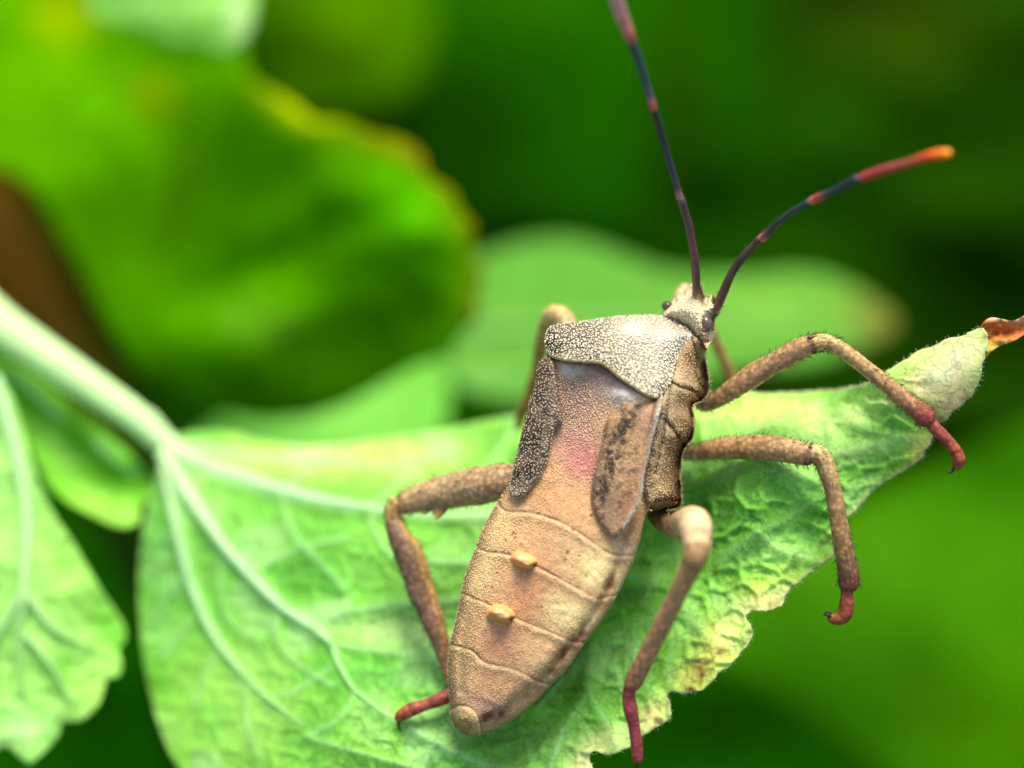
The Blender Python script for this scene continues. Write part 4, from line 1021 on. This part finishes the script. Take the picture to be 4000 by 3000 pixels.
def leg(label, femur, tibia, tarsus, claws, fcol=None, tcol=None, rcol=None, hair=True, tibf=None, seed=1, joint=True):
    root = empty('leg', None); root.parent = bug; root['label'] = label
    o = tube('femur', femur, M_LEG, root, fcol or [(0, (204, 182, 150)), (.14, (190, 160, 122)), (.25, (160, 118, 80)), (.7, (150, 108, 72)), (.93, (164, 122, 80)), (1, (120, 84, 54))], sides=20)
    if hair: bristles(root, femur, 420, .035, (88, 62, 40), seed)
    tube('tibia', tibia, M_LEG, root, tcol or [(0, (182, 144, 90)), (.25, (182, 144, 88)), (.62, (158, 116, 74)), (.78, (142, 92, 64)), (.88, (136, 62, 50)), (1, RED)], sides=18, colf=tibf)
    k0 = np.array(femur[-1]); k1 = np.array(tibia[0])
    if joint:
        for sg in (-1, 1):
            dv = np.array([femur[-1][1] - femur[-2][1], -(femur[-1][0] - femur[-2][0])], float); dv /= np.hypot(*dv)
            c = k0[:2] + dv * sg * k0[3] * .72
            tube('knee_hinge', [(c[0] - 5, c[1], k0[2] + .035, 7), (c[0] + 5, c[1] + 4, k0[2] + .035, 7)], M_ANT, root, [(0, (52, 36, 26)), (1, (40, 28, 20))], sides=6, sub=2)
    if hair: bristles(root, tibia, 420, .035, (84, 56, 38), seed + 50)
    tube('tarsus', tarsus, M_LEG, root, rcol or [(0, (92, 40, 34)), (.06, (132, 54, 44)), (.34, (138, 58, 44)), (.38, (84, 34, 28)), (.42, (140, 58, 44)), (.62, (140, 62, 44)), (.66, (84, 34, 26)), (.7, (140, 62, 40)), (1, (136, 68, 40))], sides=14)
    for c in claws:
        tube('claw', c, M_ANT, root, [(0, (30, 20, 16)), (1, (18, 12, 10))], sides=6, sub=3)
    return root

leg('right front leg bent up over the leaf tip',
    [(2738, 1572, -.45, 30), (2762, 1578, -.42, 28), (2800, 1562, -.38, 32), (2870, 1515, -.32, 41), (2962, 1453, -.27, 45), (3050, 1405, -.22, 44), (3125, 1362, -.18, 42), (3172, 1345, -.16, 38)],
    [(3176, 1346, -.16, 33), (3206, 1336, -.15, 33), (3245, 1342, -.14, 31), (3300, 1374, -.13, 31), (3414, 1463, -.12, 31), (3520, 1552, -.12, 34), (3585, 1604, -.12, 40), (3622, 1634, -.13, 42)],
    [(3628, 1640, -.13, 22), (3650, 1670, -.13, 24), (3692, 1712, -.13, 25), (3716, 1738, -.13, 22), (3733, 1762, -.13, 25), (3745, 1796, -.14, 27), (3738, 1822, -.16, 20)],
    [[(3728, 1820, -.15, 7), (3722, 1838, -.15, 5), (3712, 1847, -.15, 4), (3698, 1842, -.15, 2)]], seed=3)
leg('right middle leg standing at the leaf edge',
    [(2680, 1768, -.5, 30), (2712, 1768, -.46, 33), (2763, 1758, -.42, 38), (2885, 1748, -.32, 46), (3007, 1750, -.22, 48), (3105, 1766, -.16, 46), (3160, 1778, -.13, 42)],
    [(3164, 1772, -.13, 36), (3200, 1778, -.12, 38), (3232, 1838, -.12, 36), (3256, 1923, -.13, 34), (3278, 2045, -.15, 35), (3300, 2167, -.17, 38), (3316, 2249, -.19, 41), (3314, 2286, -.2, 38)],
    [(3310, 2292, -.2, 26), (3308, 2322, -.2, 25), (3307, 2366, -.21, 29), (3296, 2405, -.22, 29), (3268, 2418, -.23, 25), (3246, 2412, -.24, 20)],
    [[(3244, 2408, -.22, 8), (3230, 2400, -.22, 6), (3218, 2404, -.22, 3)], [(3250, 2400, -.23, 6), (3234, 2390, -.23, 4), (3222, 2396, -.23, 2)]], seed=7,
    tcol=[(0, (180, 142, 92)), (.3, (170, 130, 84)), (.65, (138, 98, 62)), (.85, (104, 62, 44)), (1, (104, 50, 40))], rcol=[(0, (104, 48, 38)), (.5, (128, 58, 36)), (1, (140, 74, 34))])
leg('right hind leg raised towards the viewer, slightly blurred',
    [(2560, 2010, -.42, 34), (2600, 2040, -.25, 44), (2658, 2052, .02, 58), (2698, 2040, .26, 62), (2715, 2050, .42, 63), (2722, 2090, .52, 60)],
    [(2722, 2124, .56, 57), (2716, 2168, .57, 50), (2696, 2222, .53, 44), (2660, 2294, .47, 40), (2605, 2404, .37, 37), (2550, 2515, .27, 35), (2494, 2626, .17, 36), (2470, 2672, .13, 36)],
    [(2466, 2680, .12, 28), (2456, 2712, .1, 27), (2463, 2772, .08, 28), (2476, 2834, .05, 24), (2486, 2900, .03, 25), (2491, 2968, .0, 21)],
    [[(2490, 2974, .0, 6), (2484, 2996, -.02, 3)]],
    fcol=[(0, (120, 88, 56)), (.35, (160, 120, 82)), (.8, (190, 150, 112)), (1, (200, 164, 124))],
    tcol=[(0, (192, 152, 112)), (.12, (150, 108, 70)), (.5, (160, 112, 76)), (.85, (150, 98, 68)), (1, (140, 74, 60))], rcol=[(0, (140, 56, 54)), (1, (150, 58, 58))], hair=False, joint=False)
def brown_inner(c, t, a):
    # darker widened inner blade of the hind shank
    m = np.clip(sst(.1, .22, t) * sst(.98, .75, t) * sst(-.45, .25, np.cos(a - 1.0)), 0, 1) * .85
    m = m[:, None]
    return c * (1 - m) + lin((104, 76, 58)) * m
lh = leg('left hind leg folded back with widened shank',
    [(2040, 1875, -.32, 66), (1973, 1881, -.36, 72), (1867, 1898, -.45, 75), (1777, 1915, -.52, 73), (1686, 1934, -.58, 65), (1620, 1952, -.6, 54), (1576, 1968, -.62, 44)],
    [(1552, 1965, -.62, 34), (1534, 1992, -.62, 33), (1540, 2040, -.62, 36), (1560, 2095, -.6, 46), (1592, 2155, -.6, 56), (1620, 2227, -.6, 57), (1643, 2303, -.6, 54), (1673, 2378, -.58, 48), (1701, 2453, -.56, 42), (1726, 2529, -.55, 35), (1755, 2619, -.54, 28), (1775, 2680, -.52, 26)],
    [(1790, 2700, -.46, 26), (1762, 2714, -.44, 28), (1703, 2738, -.42, 27), (1658, 2755, -.42, 22), (1612, 2770, -.42, 27), (1570, 2792, -.43, 24), (1556, 2806, -.44, 18)],
    [[(1556, 2815, -.43, 8), (1558, 2838, -.44, 5), (1566, 2856, -.46, 3)]], seed=11,
    fcol=[(0, (150, 112, 76)), (.5, (156, 120, 84)), (.9, (170, 130, 90)), (1, (150, 108, 68))], tcol=[(0, (170, 126, 72)), (.3, (168, 128, 74)), (.8, (160, 112, 72)), (1, (150, 80, 60))], tibf=brown_inner)
tube('femur_spine', [(1722, 1975, -.56, 34), (1712, 2000, -.53, 24), (1704, 2020, -.51, 10)], M_LEG, lh, [(0, (150, 108, 66)), (1, (176, 132, 76))], sides=8)
tube('femur_spine', [(1670, 1965, -.58, 30), (1664, 1988, -.56, 22), (1658, 2000, -.55, 12)], M_LEG, lh, [(0, (150, 108, 66)), (1, (176, 132, 76))], sides=8)
for dx, dy in ((1567, 1966), (1560, 2000)):
    pass
leg('left middle leg behind the thorax',
    [(2230, 1330, -.62, 40), (2215, 1270, -.68, 42), (2190, 1235, -.72, 40), (2160, 1228, -.78, 38)],
    [(2156, 1230, -.8, 36), (2134, 1270, -.86, 30), (2116, 1330, -.95, 27), (2100, 1434, -1.1, 24), (2075, 1530, -1.25, 24), (2056, 1590, -1.34, 26)],
    [(2052, 1596, -1.36, 22), (2036, 1630, -1.42, 22), (2024, 1668, -1.5, 18)], [], hair=False,
    fcol=[(0, (150, 112, 70)), (1, (188, 150, 100))], tcol=[(0, (180, 140, 90)), (.5, (150, 104, 60)), (1, (150, 70, 50))])
leg('left front leg behind the head',
    [(2640, 1260, -.62, 30), (2650, 1200, -.66, 30), (2664, 1150, -.7, 28), (2676, 1132, -.74, 26)],
    [(2680, 1132, -.75, 26), (2710, 1170, -.82, 24), (2760, 1260, -.95, 22), (2810, 1370, -1.08, 22), (2852, 1470, -1.18, 22), (2872, 1520, -1.22, 24)],
    [(2874, 1525, -1.22, 18), (2890, 1556, -1.24, 18), (2896, 1580, -1.26, 14)], [], hair=False,
    fcol=[(0, (170, 130, 100)), (1, (186, 140, 110))], tcol=[(0, (180, 140, 100)), (.5, (150, 110, 80)), (1, (160, 90, 70))])

def antenna(label, segs, hair=0):
    segs = [([(a, b, c, d * .86) for a, b, c, d in p], st) for p, st in segs]
    root = empty('antenna', None); root.parent = bug; root['label'] = label
    for path, stops in segs:
        tube('antenna_segment', path, M_ANT, root, stops, sides=14, sub=5)
        if hair: bristles(root, path, hair, .022, (70, 50, 44), int(path[0][0]))
    return root
DK, PK, BL = (96, 62, 58), (196, 104, 104), (44, 48, 62)
antenna('left antenna held upright with pink and slate bands', [
    ([(2716, 1150, -.27, 15), (2720, 1125, -.24, 17), (2719, 1085, -.2, 19), (2714, 1015, -.13, 19), (2702, 940, -.07, 18), (2690, 880, -.02, 18), (2672, 820, .03, 18), (2659, 776, .07, 20)], [(0, (150, 104, 90)), (.15, DK), (.5, (110, 66, 66)), (.9, (78, 60, 66)), (1, (110, 80, 80))]),
    ([(2656, 772, .07, 17), (2648, 742, .1, 14), (2632, 690, .14, 14), (2613, 627, .2, 15), (2590, 545, .27, 15), (2570, 475, .33, 15), (2556, 436, .37, 15)], [(0, (190, 130, 124)), (.12, (170, 116, 112)), (.2, (70, 70, 84)), (.6, BL), (1, (30, 34, 48))]),
    ([(2551, 424, .38, 18), (2545, 400, .4, 18), (2538, 372, .42, 16), (2522, 320, .47, 16), (2506, 270, .52, 17), (2484, 205, .58, 19), (2472, 172, .6, 20)], [(0, (200, 80, 70)), (.2, (190, 90, 86)), (.3, (110, 96, 106)), (.5, (62, 72, 92)), (1, (40, 48, 70))]),
    ([(2468, 160, .62, 21), (2455, 128, .65, 25), (2437, 85, .68, 29), (2420, 40, .72, 32), (2402, -15, .77, 34), (2384, -70, .82, 33), (2370, -120, .86, 26)], [(0, (180, 70, 66)), (.2, (206, 110, 106)), (.5, (206, 140, 136)), (.8, (200, 150, 140)), (1, (220, 120, 60))])], hair=70)
antenna('right antenna curved outward with orange tip', [
    ([(2797, 1215, -.24, 17), (2806, 1190, -.2, 20), (2824, 1145, -.16, 21), (2848, 1090, -.11, 19), (2872, 1045, -.08, 18), (2911, 993, -.03, 18), (2945, 958, 0, 18), (2966, 936, .03, 19)], [(0, (130, 86, 74)), (.2, (100, 60, 56)), (.6, (70, 48, 42)), (1, (84, 56, 48))]),
    ([(2976, 930, .04, 20), (2990, 918, .06, 19), (3021, 886, .1, 15), (3050, 860, .15, 14), (3084, 834, .19, 15), (3120, 812, .24, 15), (3154, 792, .28, 15)], [(0, (196, 110, 104)), (.12, (170, 80, 76)), (.25, (52, 48, 50)), (.6, (44, 58, 60)), (1, (44, 50, 60))]),
    ([(3168, 785, .3, 17), (3196, 773, .34, 20), (3222, 762, .38, 18), (3260, 744, .43, 17), (3305, 720, .48, 18), (3345, 699, .53, 20)], [(0, (206, 130, 130)), (.2, (200, 66, 56)), (.38, (110, 70, 70)), (.5, (36, 46, 58)), (1, (42, 48, 62))]),
    ([(3362, 694, .55, 17), (3385, 688, .58, 21), (3430, 673, .62, 23), (3480, 657, .67, 22), (3545, 638, .73, 19), (3610, 616, .79, 21), (3660, 604, .83, 24), (3702, 599, .87, 22)], [(0, (214, 120, 124)), (.1, (176, 54, 48)), (.4, (160, 54, 44)), (.6, (160, 74, 44)), (.75, (226, 70, 30)), (.86, (250, 110, 8)), (1, (255, 150, 10))])], hair=60)

# short pile on the rim of the pronotum and on head
x = []; y = []
for i in range(0, len(HEAD) - 20):
    for k in range(3):
        t = random.random(); x.append(HEAD[i][0] * (1 - t) + HEAD[i + 1][0] * t); y.append(HEAD[i][1] * (1 - t) + HEAD[i + 1][1] * t)
for poly in (FL_OUT, RIDGE_S):
    for i in range(len(poly) - 1):
        for k in range(2):
            t = random.random(); x.append(poly[i][0] * (1 - t) + poly[i + 1][0] * t); y.append(poly[i][1] * (1 - t) + poly[i + 1][1] * t)
x, y = np.array(x), np.array(y); n = len(x)
cx, cy = 2640, 1500
d = RTn * ((x - 2600) / 150)[:, None] + UPn * rng.uniform(-.3, 1, (n, 1)) - FWn * .3 + RTn * rng.uniform(-.5, .5, (n, 1))
hairs('pile', P(x, y, body_top(x, y) - .004), d, rng.uniform(.01, .024, n), .0012, (196, 178, 136), bug)
